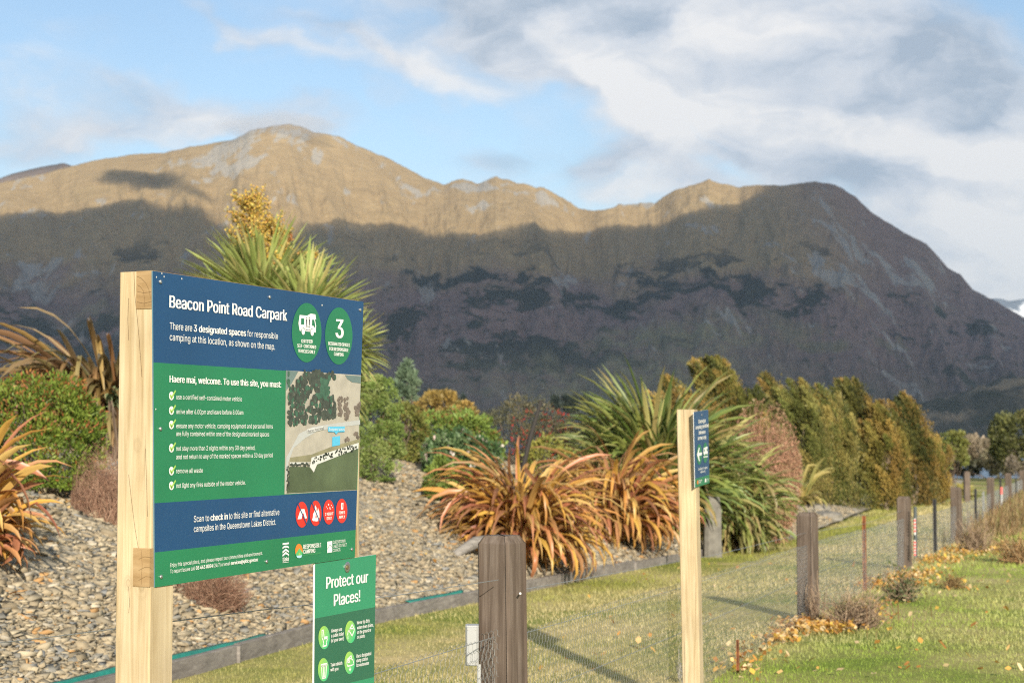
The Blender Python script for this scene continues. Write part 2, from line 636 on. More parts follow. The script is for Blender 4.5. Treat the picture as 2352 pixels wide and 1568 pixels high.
def ground_mat():
    m, nt, b = material('lawn')
    N = nt.nodes.new
    t = N('ShaderNodeTexCoord')
    n1 = N('ShaderNodeTexNoise')
    n1.inputs['Scale'].default_value = .55
    n1.inputs['Detail'].default_value = 8
    n1.inputs['Roughness'].default_value = .65
    nt.links.new(t.outputs['Object'], n1.inputs['Vector'])
    r = N('ShaderNodeValToRGB')
    cr = r.color_ramp
    cr.elements[0].position, cr.elements[0].color = .36, (.15, .20, .035, 1)
    cr.elements[1].position, cr.elements[1].color = .66, (.47, .385, .20, 1)
    e = cr.elements.new(.52)
    e.color = (.30, .28, .10, 1)
    nt.links.new(n1.outputs['Fac'], r.inputs[0])
    n2 = N('ShaderNodeTexNoise')
    n2.inputs['Scale'].default_value = 24
    n2.inputs['Detail'].default_value = 4
    nt.links.new(t.outputs['Object'], n2.inputs['Vector'])
    mx = N('ShaderNodeMixRGB')
    mx.blend_type = 'OVERLAY'
    mx.inputs[0].default_value = .6
    nt.links.new(r.outputs[0], mx.inputs[1])
    nt.links.new(n2.outputs['Fac'], mx.inputs[2])
    nt.links.new(mx.outputs[0], b.inputs['Base Color'])
    b.inputs['Roughness'].default_value = .95
    b.inputs['Specular IOR Level'].default_value = .1
    return m


xs = np.concatenate([[-8900, -5000, -2500, -800, -250, -90, -45], np.arange(-30, 46, 1.0), [60, 90, 250, 800, 2500, 5000, 8900]])
ys = np.concatenate([[-2900, -500, -100, -30], np.arange(-12, 100, 1.0), np.geomspace(101, 600, 40), np.geomspace(640, 13300, 24)])
GX, GY = np.meshgrid(xs, ys)
GZ = base_z(GY)
near = (np.abs(GX) < 60) & (GY < 100) & (GY > -20)
GZ = GZ + np.where(near, (fbm(np.stack([GX, GY], -1) * .35, 3, 5) - .5) * .05, 0)
o = mk('ground', np.stack([GX, GY, GZ], -1).reshape(-1, 3), grid_faces(len(xs), len(ys)), ground_mat(), smooth=True)
tag(o, kind='structure')

LAKE_Z = -28.0
wm, wnt, wb = material('lake_water')
wb.inputs['Base Color'].default_value = (.05, .12, .20, 1)
wb.inputs['Roughness'].default_value = .25
tcn = wnt.nodes.new('ShaderNodeTexCoord')
nn = wnt.nodes.new('ShaderNodeTexNoise')
nn.inputs['Scale'].default_value = .08
nn.inputs['Detail'].default_value = 5
wnt.links.new(tcn.outputs['Object'], nn.inputs['Vector'])
bpn = wnt.nodes.new('ShaderNodeBump')
bpn.inputs['Strength'].default_value = .5
bpn.inputs['Distance'].default_value = 2
wnt.links.new(nn.outputs['Fac'], bpn.inputs['Height'])
wnt.links.new(bpn.outputs[0], wb.inputs['Normal'])
lx = np.linspace(-8800, 8800, 24)
ly = np.linspace(430, 13200, 24)
LX, LY = np.meshgrid(lx, ly)
tag(mk('lake_water', np.stack([LX, LY, np.full_like(LX, LAKE_Z)], -1).reshape(-1, 3), grid_faces(24, 24), wm), kind='structure')

# ------------------------------------------------------------------ gravel bed (bank) and stones
def line_at(s):
    """points and left normals along the bed line at arc lengths s"""
    seg = np.hypot(*np.diff(BEDLINE, axis=0).T)
    cum = np.concatenate([[0], np.cumsum(seg)])
    px = np.interp(s, cum, BEDLINE[:, 0])
    py = np.interp(s, cum, BEDLINE[:, 1])
    e = .8
    tx = np.interp(s + e, cum, BEDLINE[:, 0]) - np.interp(s - e, cum, BEDLINE[:, 0])
    ty = np.interp(s + e, cum, BEDLINE[:, 1]) - np.interp(s - e, cum, BEDLINE[:, 1])
    L = np.hypot(tx, ty) + 1e-9
    return px, py, -ty / L, tx / L, cum[-1]


def gravel_mat():
    m, nt, b = material('gravel')
    N = nt.nodes.new
    t = N('ShaderNodeTexCoord')
    v = N('ShaderNodeTexVoronoi')
    v.inputs['Scale'].default_value = 16
    nt.links.new(t.outputs['Object'], v.inputs['Vector'])
    r = N('ShaderNodeValToRGB')
    cr = r.color_ramp
    cr.elements[0].position, cr.elements[0].color = 0, (.17, .15, .115, 1)
    cr.elements[1].position, cr.elements[1].color = 1, (.42, .37, .28, 1)
    s = N('ShaderNodeSeparateColor')
    nt.links.new(v.outputs['Color'], s.inputs[0])
    nt.links.new(s.outputs[0], r.inputs[0])
    nt.links.new(r.outputs[0], b.inputs['Base Color'])
    b.inputs['Roughness'].default_value = .95
    bp = N('ShaderNodeBump')
    bp.inputs['Distance'].default_value = .03
    bp.inputs['Strength'].default_value = .8
    nt.links.new(v.outputs['Distance'], bp.inputs['Height'])
    nt.links.new(bp.outputs[0], b.inputs['Normal'])
    return m


total_len = line_at(np.array([0.]))[4]
sv = np.arange(0, total_len, .5)
pv = np.concatenate([[0.03], np.arange(.25, 9, .3), np.arange(9, 40, 1.5)])
lpx, lpy, lnx, lny, _ = line_at(sv)
BX = lpx[:, None] + lnx[:, None] * pv[None]
BY = lpy[:, None] + lny[:, None] * pv[None]
BZ = base_z(BY) + bank(pv[None] + 0 * BX, BY) + (fbm(np.stack([BX, BY], -1) * 1.2, 3, 9) - .5) * .06
o = mk('gravel_bed', np.stack([BX, BY, BZ], -1).reshape(-1, 3), grid_faces(len(pv), len(sv)), gravel_mat(), smooth=True)
tag(o, kind='structure')


def stones(n_near, n_far):
    S, P = [], []
    for n, s0, s1, p1 in ((n_near, 8.5, 28., 5.6), (n_far, 26., 48., 4.5)):
        S.append(RNG.uniform(s0, s1, n))
        P.append(RNG.uniform(.05, 1, n) ** 1.25 * p1)
    s, p = np.concatenate(S), np.concatenate(P)
    x, y, nx, ny, _ = line_at(s)
    x, y = x + nx * p, y + ny * p
    ok = (y > 8) & (y < 44) & (np.abs(x / y) < .5)
    x, y, p = x[ok], y[ok], p[ok]
    n = len(x)
    z = base_z(y) + bank(p, y)
    size = RNG.lognormal(math.log(.029), .44, n) * np.where(y > 20, 1.15, 1)
    size = np.clip(size, .014, .085)
    # a flat chip: 8 corners jittered, tilted
    c = np.array([[-1, -1, -1], [1, -1, -1], [1, 1, -1], [-1, 1, -1], [-1, -1, 1], [1, -1, 1], [1, 1, 1], [-1, 1, 1]], float)
    V = np.repeat(c[None], n, 0) * RNG.uniform(.5, 1.2, (n, 8, 3))
    V[:, :, 0] *= size[:, None] * .62
    V[:, :, 1] *= (size * RNG.uniform(.45, .9, n))[:, None]
    V[:, :, 2] *= (size * RNG.uniform(.10, .28, n))[:, None]
    yaw, tx, ty = RNG.uniform(0, 6.28, n), RNG.normal(0, .27, n), RNG.normal(0, .27, n)
    cy, sy = np.cos(yaw)[:, None], np.sin(yaw)[:, None]
    X = V[:, :, 0] * cy - V[:, :, 1] * sy
    Y = V[:, :, 0] * sy + V[:, :, 1] * cy
    Z = V[:, :, 2]
    tx, ty = np.clip(tx, -.9, .9), np.clip(ty, -.9, .9)
    cx_, sx_ = np.cos(tx)[:, None], np.sin(tx)[:, None]
    Y, Z = Y * cx_ - Z * sx_, Y * sx_ + Z * cx_
    cx_, sx_ = np.cos(ty)[:, None], np.sin(ty)[:, None]
    X, Z = X * cx_ - Z * sx_, X * sx_ + Z * cx_
    V = np.stack([X + x[:, None], Y + y[:, None], Z + z[:, None] + size[:, None] * RNG.uniform(-.08, .12, n)[:, None]], -1)
    f = np.array([[0, 3, 2, 1], [4, 5, 6, 7], [0, 1, 5, 4], [1, 2, 6, 5], [2, 3, 7, 6], [3, 0, 4, 7]])
    F = (f[None] + (np.arange(n) * 8)[:, None, None]).reshape(-1, 4)
    pal = np.array([[.47, .40, .29], [.39, .345, .265], [.56, .49, .365], [.30, .295, .275], [.34, .29, .21], [.60, .55, .46], [.58, .36, .17], [.29, .30, .31]])
    w = np.array([.27, .21, .18, .10, .12, .05, .04, .03])
    c = pal[RNG.choice(len(pal), n, p=w)] * np.array([1.02, .99, .94]) * RNG.uniform(.56, .80, (n, 1))
    o = mk('gravel_stones', V.reshape(-1, 3), F, M_STONE, cols=np.repeat(c, 8, 0))
    tag(o, 'loose grey and tan schist chips covering the sloping garden bed', 'gravel', kind='stuff')


stones(118000, 30000)

# ------------------------------------------------------------------ mountain
RIDGE = np.array([(-1500, 640), (-900, 520), (-400, 470), (-100, 436), (0, 420), (85, 402), (165, 382), (225, 367), (300, 355), (375, 351), (425, 340), (500, 326), (540, 320),
                  (575, 300), (625, 290), (665, 284), (695, 292), (720, 304), (780, 313), (825, 337), (900, 367), (975, 410), (1020, 424), (1045, 414), (1065, 412),
                  (1095, 423), (1137, 405), (1176, 417), (1248, 433), (1295, 455), (1330, 481), (1382, 483), (1423, 471), (1505, 464), (1540, 443), (1592, 423),
                  (1627, 411), (1657, 423), (1697, 430), (1738, 425), (1797, 426), (1872, 417), (1919, 424), (1966, 452), (2001, 487), (2077, 534), (2129, 560),
                  (2176, 615), (2205, 630), (2234, 665), (2292, 694), (2327, 715), (2352, 729), (2480, 790), (2700, 880), (3000, 985), (3600, 1010)], float)


def relief(name, outline, X0, X1, nu, nv, D0, D1, zfoot, mat, power=1.25, amp=66, gully=9, seed=3, jag=2.5, back=.5, crags=0.0):
    """a mountain side: foot at distance D0, crest line at D1 following the outline"""
    U = np.linspace(X0, X1, nu)
    crag = jag * (1 + crags * np.exp(-((U - 1330) / 330.) ** 4))
    Yr = np.interp(U, outline[:, 0], outline[:, 1]) + (fbm(np.stack([U / 16.0, U * 0], -1), 5, seed, .62) - .5) * crag * 2
    tx = (U - CX) / F_PX
    DR = D1 + (fbm(np.stack([U / 260., U * 0 + 3], -1), 3, seed + 5) - .5) * .16 * D1
    # height of the crest from the sight line
    cyv = (CY - Yr) / F_PX
    dz = math.sin(TH) + cyv * math.cos(TH)
    dy = math.cos(TH) - cyv * math.sin(TH)
    H = CAM[2] + dz / dy * DR
    txr = tx / dy
    nb = int(nv * back)
    v = np.concatenate([np.linspace(0, 1, nv), 1 + np.linspace(0, 1, nb + 1)[1:] * .6])
    vv = np.minimum(v, 1)[:, None]
    D = D0 + (DR[None] - D0) * v[:, None]
    prof = .22 * vv + .78 * vv ** power
    Z = zfoot + (H[None] - zfoot) * prof
    Z = Z - np.maximum(v - 1, 0)[:, None] * (H[None] - zfoot) * .9
    Xw = txr[None] * D
    env = (4 * vv * (1 - vv)) ** .8 * (v[:, None] <= 1) + np.maximum(v - 1, 0)[:, None] * .6
    skew = (U[None] + 190 * (v[:, None] - .5)) / 1000.
    g = fbm(np.stack([skew * gully, v[:, None] * 1.6 + 0 * skew], -1), 5, seed + 20, .52, True)
    g2 = fbm(np.stack([(U[None] - 120 * v[:, None]) / 1000. * gully * 2.6, v[:, None] * 5 + 0 * skew], -1), 4, seed + 31, .5, True)
    g3 = fbm(np.stack([(U[None] + 60 * v[:, None]) / 1000. * gully * 7, v[:, None] * 14 + 0 * skew], -1), 4, seed + 37, .55, True)
    big = fbm(np.stack([(U[None] + 260 * v[:, None]) / 1000. * 3.1, v[:, None] * 1.1 + 0 * skew], -1), 3, seed + 44)
    Z = Z + env * amp * ((g - .62) * 1.3 + (g2 - .6) * .42 + (g3 - .6) * .2 + (big - .5) * 3.0)
    Yw = np.repeat(D, 1, 0)
    P = np.stack([Xw, Yw + 0 * Xw, Z], -1)
    o = mk(name, P.reshape(-1, 3), grid_faces(nu, len(v)), mat, smooth=True)
    return o, P[:nv]


ROCKS = [(515, 370, 130), (560, 400, 120), (590, 335, 120), (700, 345, 90), (790, 325, 80), (1075, 440, 90), (1105, 490, 90), (1060, 425, 60), (1235, 455, 90), (1320, 490, 70), (1430, 480, 50), (1500, 480, 50), (1605, 432, 100),
         (1640, 425, 80), (1690, 440, 60), (1640, 485, 60), (1585, 545, 90), (1920, 650, 130), (1990, 600, 130), (2120, 640, 100), (120, 640, 120), (60, 600, 90), (1790, 470, 40)]
SCRUBS = [(1030, 640, 150), (1120, 690, 170), (1250, 590, 120), (1330, 690, 140), (1480, 620, 170), (1560, 680, 150), (1640, 600, 90), (1810, 700, 160), (1850, 610, 90), (1700, 660, 110), (330, 560, 110), (430, 690, 130), (100, 760, 200),
          (250, 800, 200), (1200, 800, 200), (920, 720, 140), (1990, 560, 90), (2060, 560, 80), (2230, 760, 110), (700, 600, 80), (1430, 830, 160), (2200, 860, 120), (1050, 850, 160)]
FIELDS = [(1560, 770, 150), (1680, 770, 130), (1450, 790, 110), (1250, 870, 170), (1480, 880, 160), (720, 560, 120), (200, 700, 110), (1640, 840, 140)]


def ridge_point(X, Y):
    """rough world position on the mountain side for a photo pixel"""
    r = ray(X, Y)
    top = np.interp(X, RIDGE[:, 0], RIDGE[:, 1])
    rt = ray(X, top)
    H = CAM[2] + rt[2] / rt[1] * 5500
    v = np.linspace(0, 1, 200)
    D = 3000 + 2500 * v
    z = -40 + (H + 40) * (.22 * v + .78 * v ** 1.25)
    k = int(np.argmin(np.abs((z - CAM[2]) / D - r[2] / r[1])))
    return (r[0] / r[1] * D[k], D[k], z[k])


def mountain_mat():
    m, nt, b = material('tussock_mountain')
    N = nt.nodes.new
    L = nt.links.new
    geo = N('ShaderNodeNewGeometry')
    sp = N('ShaderNodeSeparateXYZ')
    L(geo.outputs['Position'], sp.inputs[0])

    def noise(scale, detail=8, rough=.6, vec=None, dist=0):
        n = N('ShaderNodeTexNoise')
        n.inputs['Scale'].default_value = scale
        n.inputs['Detail'].default_value = detail
        n.inputs['Roughness'].default_value = rough
        n.inputs['Distortion'].default_value = dist
        L(vec or geo.outputs['Position'], n.inputs['Vector'])
        return n.outputs['Fac']

    def mr(x, a, c, t0=0., t1=1.):
        n = N('ShaderNodeMapRange')
        n.interpolation_type = 'SMOOTHSTEP'
        for k, v in zip(('From Min', 'From Max', 'To Min', 'To Max'), (a, c, t0, t1)):
            n.inputs[k].default_value = v
        L(x, n.inputs['Value'])
        return n.outputs[0]

    def mth(op, a, c):
        n = N('ShaderNodeMath')
        n.operation = op
        for i, s in enumerate((a, c)):
            if isinstance(s, (int, float)):
                n.inputs[i].default_value = s
            else:
                L(s, n.inputs[i])
        return n.outputs[0]

    def mix(f, a, c):
        n = N('ShaderNodeMixRGB')
        L(f, n.inputs[0])
        for i, s in ((1, a), (2, c)):
            if isinstance(s, tuple):
                n.inputs[i].default_value = (*s, 1)
            else:
                L(s, n.inputs[i])
        return n.outputs[0]
    flat = N('ShaderNodeMapping')
    flat.inputs['Scale'].default_value = (1, .45, 1.9)
    L(geo.outputs['Position'], flat.inputs[0])
    tall = N('ShaderNodeMapping')
    tall.inputs['Scale'].default_value = (1, .3, .35)
    L(geo.outputs['Position'], tall.inputs[0])
    def spots(lst):
        """sum of soft spots round world points"""
        tot = None
        for X, Y, rp in lst:
            p = ridge_point(X, Y)
            vm = N('ShaderNodeVectorMath')
            vm.operation = 'DISTANCE'
            vm.inputs[1].default_value = p
            L(geo.outputs['Position'], vm.inputs[0])
            o_ = mr(vm.outputs['Value'], rp * 1.9, 0)
            tot = o_ if tot is None else mth('ADD', tot, o_)
        return tot
    fine = noise(.02, 9, .62)
    mid = noise(.0045, 8, .6, flat.outputs[0], .4)
    grass = mix(fine, (.275, .19, .095), (.45, .335, .18))
    brown = mix(fine, (.13, .083, .08), (.34, .235, .205))
    hi = mr(mth('ADD', sp.outputs[2], mth('MULTIPLY', mth('SUBTRACT', mid, .5), 420)), 300, 470)
    hi = mth('MULTIPLY', hi, mr(sp.outputs[0], 1150, 650, .12, 1))  # brown replaces grass to the right: shade painted into the summit's colour
    c = mix(hi, brown, grass)
    # dark scrub in patches on the lower slopes
    scr = mth('ADD', noise(.0085, 12, .7, flat.outputs[0], .5), mth('MULTIPLY', mth('SUBTRACT', spots(SCRUBS), .35), .13))
    lowm = mr(sp.outputs[2], 600, 400)
    c = mix(mth('MULTIPLY', mr(mth('ADD', scr, mth('MULTIPLY', mth('SUBTRACT', mid, .5), .35)), .555, .60), lowm), c, (.022, .030, .024))
    scr2 = noise(.03, 8, .7, flat.outputs[0], .3)
    c = mix(mth('MULTIPLY', mr(scr2, .55, .62), mth('MULTIPLY', mr(sp.outputs[2], 560, 200), .75)), c, (.03, .038, .028))
    # grey green at the foot
    c = mix(mth('MULTIPLY', mr(sp.outputs[2], 230, 20), mr(mid, .35, .6, .2, .8)), c, (.085, .085, .05))
    pal_ = noise(.0034, 7, .6, flat.outputs[0], .3)
    c = mix(mth('MULTIPLY', mr(pal_, .56, .66), mr(sp.outputs[2], 420, 150, .1, .75)), c, (.19, .175, .09))
    c = mix(mth('MULTIPLY', spots(FIELDS), mr(fine, .4, .6, .2, .7)), c, (.25, .225, .125))
    # grey rock falling in ribs below the crest
    rk = mth('ADD', noise(.011, 10, .66, tall.outputs[0], .6), mth('MULTIPLY', mth('SUBTRACT', spots(ROCKS), .3), .15))
    rk2 = noise(.05, 6, .6, tall.outputs[0])
    rf = mth('MULTIPLY', mr(mth('ADD', rk, mth('MULTIPLY', mth('SUBTRACT', rk2, .5), .16)), .555, .60), 1.0)
    c = mix(mth('MULTIPLY', rf, .85), c, (.37, .345, .30))
    L(c, b.inputs['Base Color'])
    b.inputs['Roughness'].default_value = 1
    b.inputs['Specular IOR Level'].default_value = 0.05
    bp = N('ShaderNodeBump')
    bp.inputs['Strength'].default_value = .8
    bp.inputs['Distance'].default_value = 15
    L(noise(.022, 10, .68, None, .2), bp.inputs['Height'])
    L(bp.outputs[0], b.inputs['Normal'])
    return m


M_MTN = mountain_mat()
o, MP = relief('mountain', RIDGE, -900, 3100, 1500, 230, 3000., 5500., -40., M_MTN, jag=2.5, crags=1.3)
tag(o, kind='structure')
M_FARHILL = plain('far_ridge', (.15, .11, .085), 1, spec=0.05, var=.3, scale=.004)
FAR = np.array([(-900, 560), (-300, 470), (-60, 425), (0, 409), (30, 399), (95, 383), (145, 374), (165, 381), (230, 410), (500, 520)], float)
o, _ = relief('far_ridge', FAR, -900, 500, 160, 60, 5800., 7000., -40., M_FARHILL, seed=60, jag=1.5)
tag(o, kind='structure')
# snowy range behind the right shoulder
sm, snt, sb = material('snow_range')
g_ = snt.nodes.new('ShaderNodeNewGeometry')
n_ = snt.nodes.new('ShaderNodeTexNoise')
n_.inputs['Scale'].default_value = .0022
n_.inputs['Detail'].default_value = 9
snt.links.new(g_.outputs['Position'], n_.inputs['Vector'])
r_ = snt.nodes.new('ShaderNodeValToRGB')
r_.color_ramp.elements[0].position, r_.color_ramp.elements[0].color = .47, (.10, .12, .15, 1)
r_.color_ramp.elements[1].position, r_.color_ramp.elements[1].color = .53, (.80, .82, .85, 1)
snt.links.new(n_.outputs['Fac'], r_.inputs[0])
snt.links.new(r_.outputs[0], sb.inputs['Base Color'])
sb.inputs['Roughness'].default_value = .8
SNOW = np.array([(1900, 800), (2200, 705), (2262, 688), (2290, 684), (2318, 692), (2352, 686), (2420, 670), (2600, 690), (3000, 800)], float)
o, _ = relief('snow_range', SNOW, 1900, 3000, 200, 70, 10000., 12000., -40., sm, seed=70, jag=2, amp=260)
tag(o, kind='structure')
# nearer hill on the right beyond the lake
HILLO = np.array([(1700, 1004), (2000, 962), (2060, 942), (2116, 922), (2197, 908), (2239, 894), (2285, 876), (2352, 866), (2500, 830), (2800, 810), (3300, 900)], float)


def hill_mat():
    m, nt, b = material('scrub_hill')
    N, L = nt.nodes.new, nt.links.new
    geo = N('ShaderNodeNewGeometry')
    n = N('ShaderNodeTexNoise')
    n.inputs['Scale'].default_value = .011
    n.inputs['Detail'].default_value = 9
    n.inputs['Roughness'].default_value = .62
    L(geo.outputs['Position'], n.inputs['Vector'])
    r = N('ShaderNodeValToRGB')
    cr = r.color_ramp
    cr.elements[0].position, cr.elements[0].color = .42, (.028, .036, .026, 1)
    cr.elements[1].position, cr.elements[1].color = .62, (.235, .185, .125, 1)
    e = cr.elements.new(.52)
    e.color = (.075, .07, .055, 1)
    L(n.outputs['Fac'], r.inputs[0])
    L(r.outputs[0], b.inputs['Base Color'])
    b.inputs['Roughness'].default_value = 1
    b.inputs['Specular IOR Level'].default_value = .05
    return m


o, HP = relief('scrub_hill', HILLO, 1700, 3300, 300, 70, 2150., 2750., LAKE_Z - 4, hill_mat(), seed=90, jag=1.6, amp=26, gully=20)
tag(o, kind='structure')

# ------------------------------------------------------------------ unseen cloud bank, outline shaped so its shadow lies on the lower mountain
CLOUD_Z = 1500.0


def mtn_hit(X, Y):
    """point of the mountain side seen at a photo pixel"""
    U = np.linspace(-900, 3100, MP.shape[1])
    j = int(np.argmin(np.abs(U - X)))
    c = MP[:, j]
    dyz = (c[:, 2] - CAM[2]) / c[:, 1]
    r = ray(X, Y)
    k = int(np.argmax(np.maximum.accumulate(dyz) >= r[2] / r[1]))
    if dyz.max() < r[2] / r[1]:
        k = len(c) - 1
    return c[k]


def to_cloud(P):
    return P + SUN * ((CLOUD_Z - P[2]) / SUN[2])


SHADE_TOP = [(-700, 520), (-300, 505), (0, 498), (50, 490), (90, 476), (150, 486), (210, 480), (280, 460), (350, 458), (410, 470), (500, 492), (530, 517), (620, 527), (675, 513), (740, 512), (850, 518),
             (950, 518), (1000, 524), (1060, 538), (1112, 541), (1143, 512), (1225, 510), (1271, 523), (1341, 528), (1417, 518), (1505, 508), (1563, 496), (1622, 468),
             (1680, 476), (1715, 452), (1735, 430), (1790, 380), (1900, 330), (2400, 420), (3200, 800)]


def cloud_shape(name, ring, thick, mat, soft=85.0, cell=28.0):
    """a thin stratus sheet over the outline ring (world x, y); it thins out towards its edge"""
    ring = np.array(ring)
    lo, hi = ring.min(0) - 60, ring.max(0) + 60
    nx, ny = int((hi[0] - lo[0]) / cell) + 1, int((hi[1] - lo[1]) / cell) + 1
    gx_, gy_ = np.meshgrid(np.linspace(lo[0], hi[0], nx), np.linspace(lo[1], hi[1], ny))
    P = np.stack([gx_.ravel(), gy_.ravel()], -1)
    d2 = np.full(len(P), 1e12)
    ins = np.zeros(len(P), bool)
    for a, b in zip(ring, np.roll(ring, -1, 0)):
        e = b - a
        t = np.clip(((P - a) @ e) / (e @ e), 0, 1)
        d2 = np.minimum(d2, ((P - a - t[:, None] * e) ** 2).sum(1))
        c = (a[1] > P[:, 1]) != (b[1] > P[:, 1])
        xi = a[0] + (P[:, 1] - a[1]) / (e[1] if abs(e[1]) > 1e-9 else 1e-9) * e[0]
        ins ^= c & (P[:, 0] < xi)
    d = np.sqrt(d2) * np.where(ins, 1, -1) + (fbm(P / 150., 4, 77) - .5) * 70
    al = np.clip(d / soft, 0, 1)
    al = al * al * (3 - 2 * al)
    th = thick * al * (1 + .8 * (fbm(P / 170., 4, 5) - .5)) + .5
    top_ = np.column_stack([P, CLOUD_Z + th])
    bot = np.column_stack([P, CLOUD_Z - th * .35])
    F = grid_faces(nx, ny)
    F = F[(al[F].max(1) > 0)]
    n = len(P)
    V = np.concatenate([top_, bot])
    F = np.concatenate([F, F[:, ::-1] + n])
    used, inv = np.unique(F, return_inverse=True)
    al2 = np.concatenate([al, al])[used]
    return tag(mk(name, V[used], inv.reshape(F.shape), mat, cols=np.repeat(al2[:, None], 3, 1), smooth=True), kind='structure')


M_CLOUD, cnt, cb = material('cloud')
cb.inputs['Base Color'].default_value = (.9, .9, .9, 1)
cb.inputs['Roughness'].default_value = 1
ctr = cnt.nodes.new('ShaderNodeBsdfTranslucent')
ctr.inputs[0].default_value = (.85, .87, .9, 1)
cmx = cnt.nodes.new('ShaderNodeMixShader')
cmx.inputs[0].default_value = .6
cnt.links.new(cb.outputs[0], cmx.inputs[1])
cnt.links.new(ctr.outputs[0], cmx.inputs[2])
cthin = cnt.nodes.new('ShaderNodeBsdfTransparent')
cm2 = cnt.nodes.new('ShaderNodeMixShader')
ca_ = cnt.nodes.new('ShaderNodeVertexColor')          # thins out towards its edge; some sun comes straight through
ca_.layer_name = 'Col'
cmr = cnt.nodes.new('ShaderNodeMapRange')
cmr.inputs['To Min'].default_value = 1.0
cmr.inputs['To Max'].default_value = .29
cnt.links.new(ca_.outputs[0], cmr.inputs['Value'])
cnt.links.new(cmr.outputs[0], cm2.inputs[0])
cnt.links.new(cmx.outputs[0], cm2.inputs[1])
cnt.links.new(cthin.outputs[0], cm2.inputs[2])
cnt.links.new(cm2.outputs[0], cnt.nodes['Material Output'].inputs[0])
top = []
for X, Y in SHADE_TOP:
    P = mtn_hit(X, Y)
    if Y < np.interp(X, RIDGE[:, 0], RIDGE[:, 1]):           # past the crest: carry the edge on behind it
        P = mtn_hit(X, np.interp(X, RIDGE[:, 0], RIDGE[:, 1])) + np.array([0, 250.0, 0])
    top.append(to_cloud(P)[:2])
low = [to_cloud(np.array([x, 1700.0, 0.0]))[:2] for x in (3800, 2500, 1200, 0, -1200, -2200)]
cloud_shape('cloud', top + low, 36, M_CLOUD)
# an added unseen cloud, standing in for the spur's own self-shading on the left
SPUR_SHADE = [(215, 415), (240, 388), (275, 392), (330, 396), (395, 392), (430, 405), (470, 440), (505, 470), (440, 452), (370, 442), (300, 440), (250, 432)]
cloud_shape('cloud', [to_cloud(mtn_hit(*p))[:2] for p in SPUR_SHADE], 24, M_CLOUD, 60.0)

# cloud touching the summit
pk = mtn_hit(655, 292)
mist = bpy.data.materials.new('summit_mist')
mist.use_nodes = True
mist.node_tree.nodes.clear()
mv = mist.node_tree.nodes.new('ShaderNodeVolumePrincipled')
mv.inputs['Color'].default_value = (.95, .96, 1, 1)
mv.inputs['Density'].default_value = .0026
mo_ = mist.node_tree.nodes.new('ShaderNodeOutputMaterial')
mist.node_tree.links.new(mv.outputs[0], mo_.inputs['Volume'])
uu, vv_ = np.meshgrid(np.linspace(0, 2 * np.pi, 49)[:-1], np.linspace(-.5, .5, 15) * np.pi)
mr_ = 1 + .9 * (fbm(np.stack([np.cos(uu) * 1.7 + 4, np.sin(uu) * 1.7 + vv_ * 2], -1), 4, 21) - .5)
mV = np.stack([pk[0] - 20 + 200 * np.cos(uu) * np.cos(vv_) * mr_, pk[1] - 40 + 130 * np.sin(uu) * np.cos(vv_) * mr_, pk[2] + 2 + 40 * np.sin(vv_) * mr_ - .05 * np.abs(230 * np.cos(uu))], -1)
i_ = np.arange(14)[:, None] * 48 + np.arange(48)[None]
j_ = np.arange(14)[:, None] * 48 + (np.arange(48)[None] + 1) % 48
mF = np.stack([i_, j_, j_ + 48, i_ + 48], -1).reshape(-1, 4)
tag(mk('cloud', mV.reshape(-1, 3), mF, mist), kind='structure')

# ------------------------------------------------------------------ air
hz = bpy.data.materials.new('haze')
hz.use_nodes = True
hn = hz.node_tree
hn.nodes.clear()
hv = hn.nodes.new('ShaderNodeVolumePrincipled')
hv.inputs['Color'].default_value = (.64, .81, 1.0, 1)
hv.inputs['Density'].default_value = 5.2e-5
hv.inputs['Anisotropy'].default_value = 0.0
ho = hn.nodes.new('ShaderNodeOutputMaterial')
hn.links.new(hv.outputs[0], ho.inputs['Volume'])
HX, HY0, HY1, HZ0, HZ1 = 9000., -3000., 13500., -50., 1260.
hV = [(-HX, HY0, HZ0), (HX, HY0, HZ0), (HX, HY1, HZ0), (-HX, HY1, HZ0), (-HX, HY0, HZ1), (HX, HY0, HZ1), (HX, HY1, HZ1), (-HX, HY1, HZ1)]
o = mk('haze', hV, [(0, 3, 2, 1), (4, 5, 6, 7), (0, 1, 5, 4), (1, 2, 6, 5), (2, 3, 7, 6), (3, 0, 4, 7)], hz)
tag(o, kind='stuff')
# ------------------------------------------------------------------ lettering and printed panels
def get_font():
    import os
    try:
        p = os.path.join(bpy.utils.resource_path('LOCAL'), 'datafiles', 'fonts', 'Inter.woff2')
        if os.path.exists(p):
            return bpy.data.fonts.load(p)
    except Exception:
        pass
    return None


FONT = get_font()


def text_mesh(s, bold=0.0):
    cu = bpy.data.curves.new('lettering', 'FONT')
    if FONT:
        cu.font = FONT
    cu.body = s
    cu.offset = bold
    cu.resolution_u = 3
    ob = bpy.data.objects.new('lettering', cu)
    COL.objects.link(ob)
    dg = bpy.context.evaluated_depsgraph_get()
    dg.update()
    me = bpy.data.meshes.new_from_object(ob.evaluated_get(dg))
    V = np.array([v.co[:2] for v in me.vertices])
    F = [tuple(p.vertices) for p in me.polygons]
    bpy.data.objects.remove(ob)
    bpy.data.curves.remove(cu)
    bpy.data.meshes.remove(me)
    return V, F


_capV, _ = text_mesh('H')
CAP = _capV[:, 1].max()


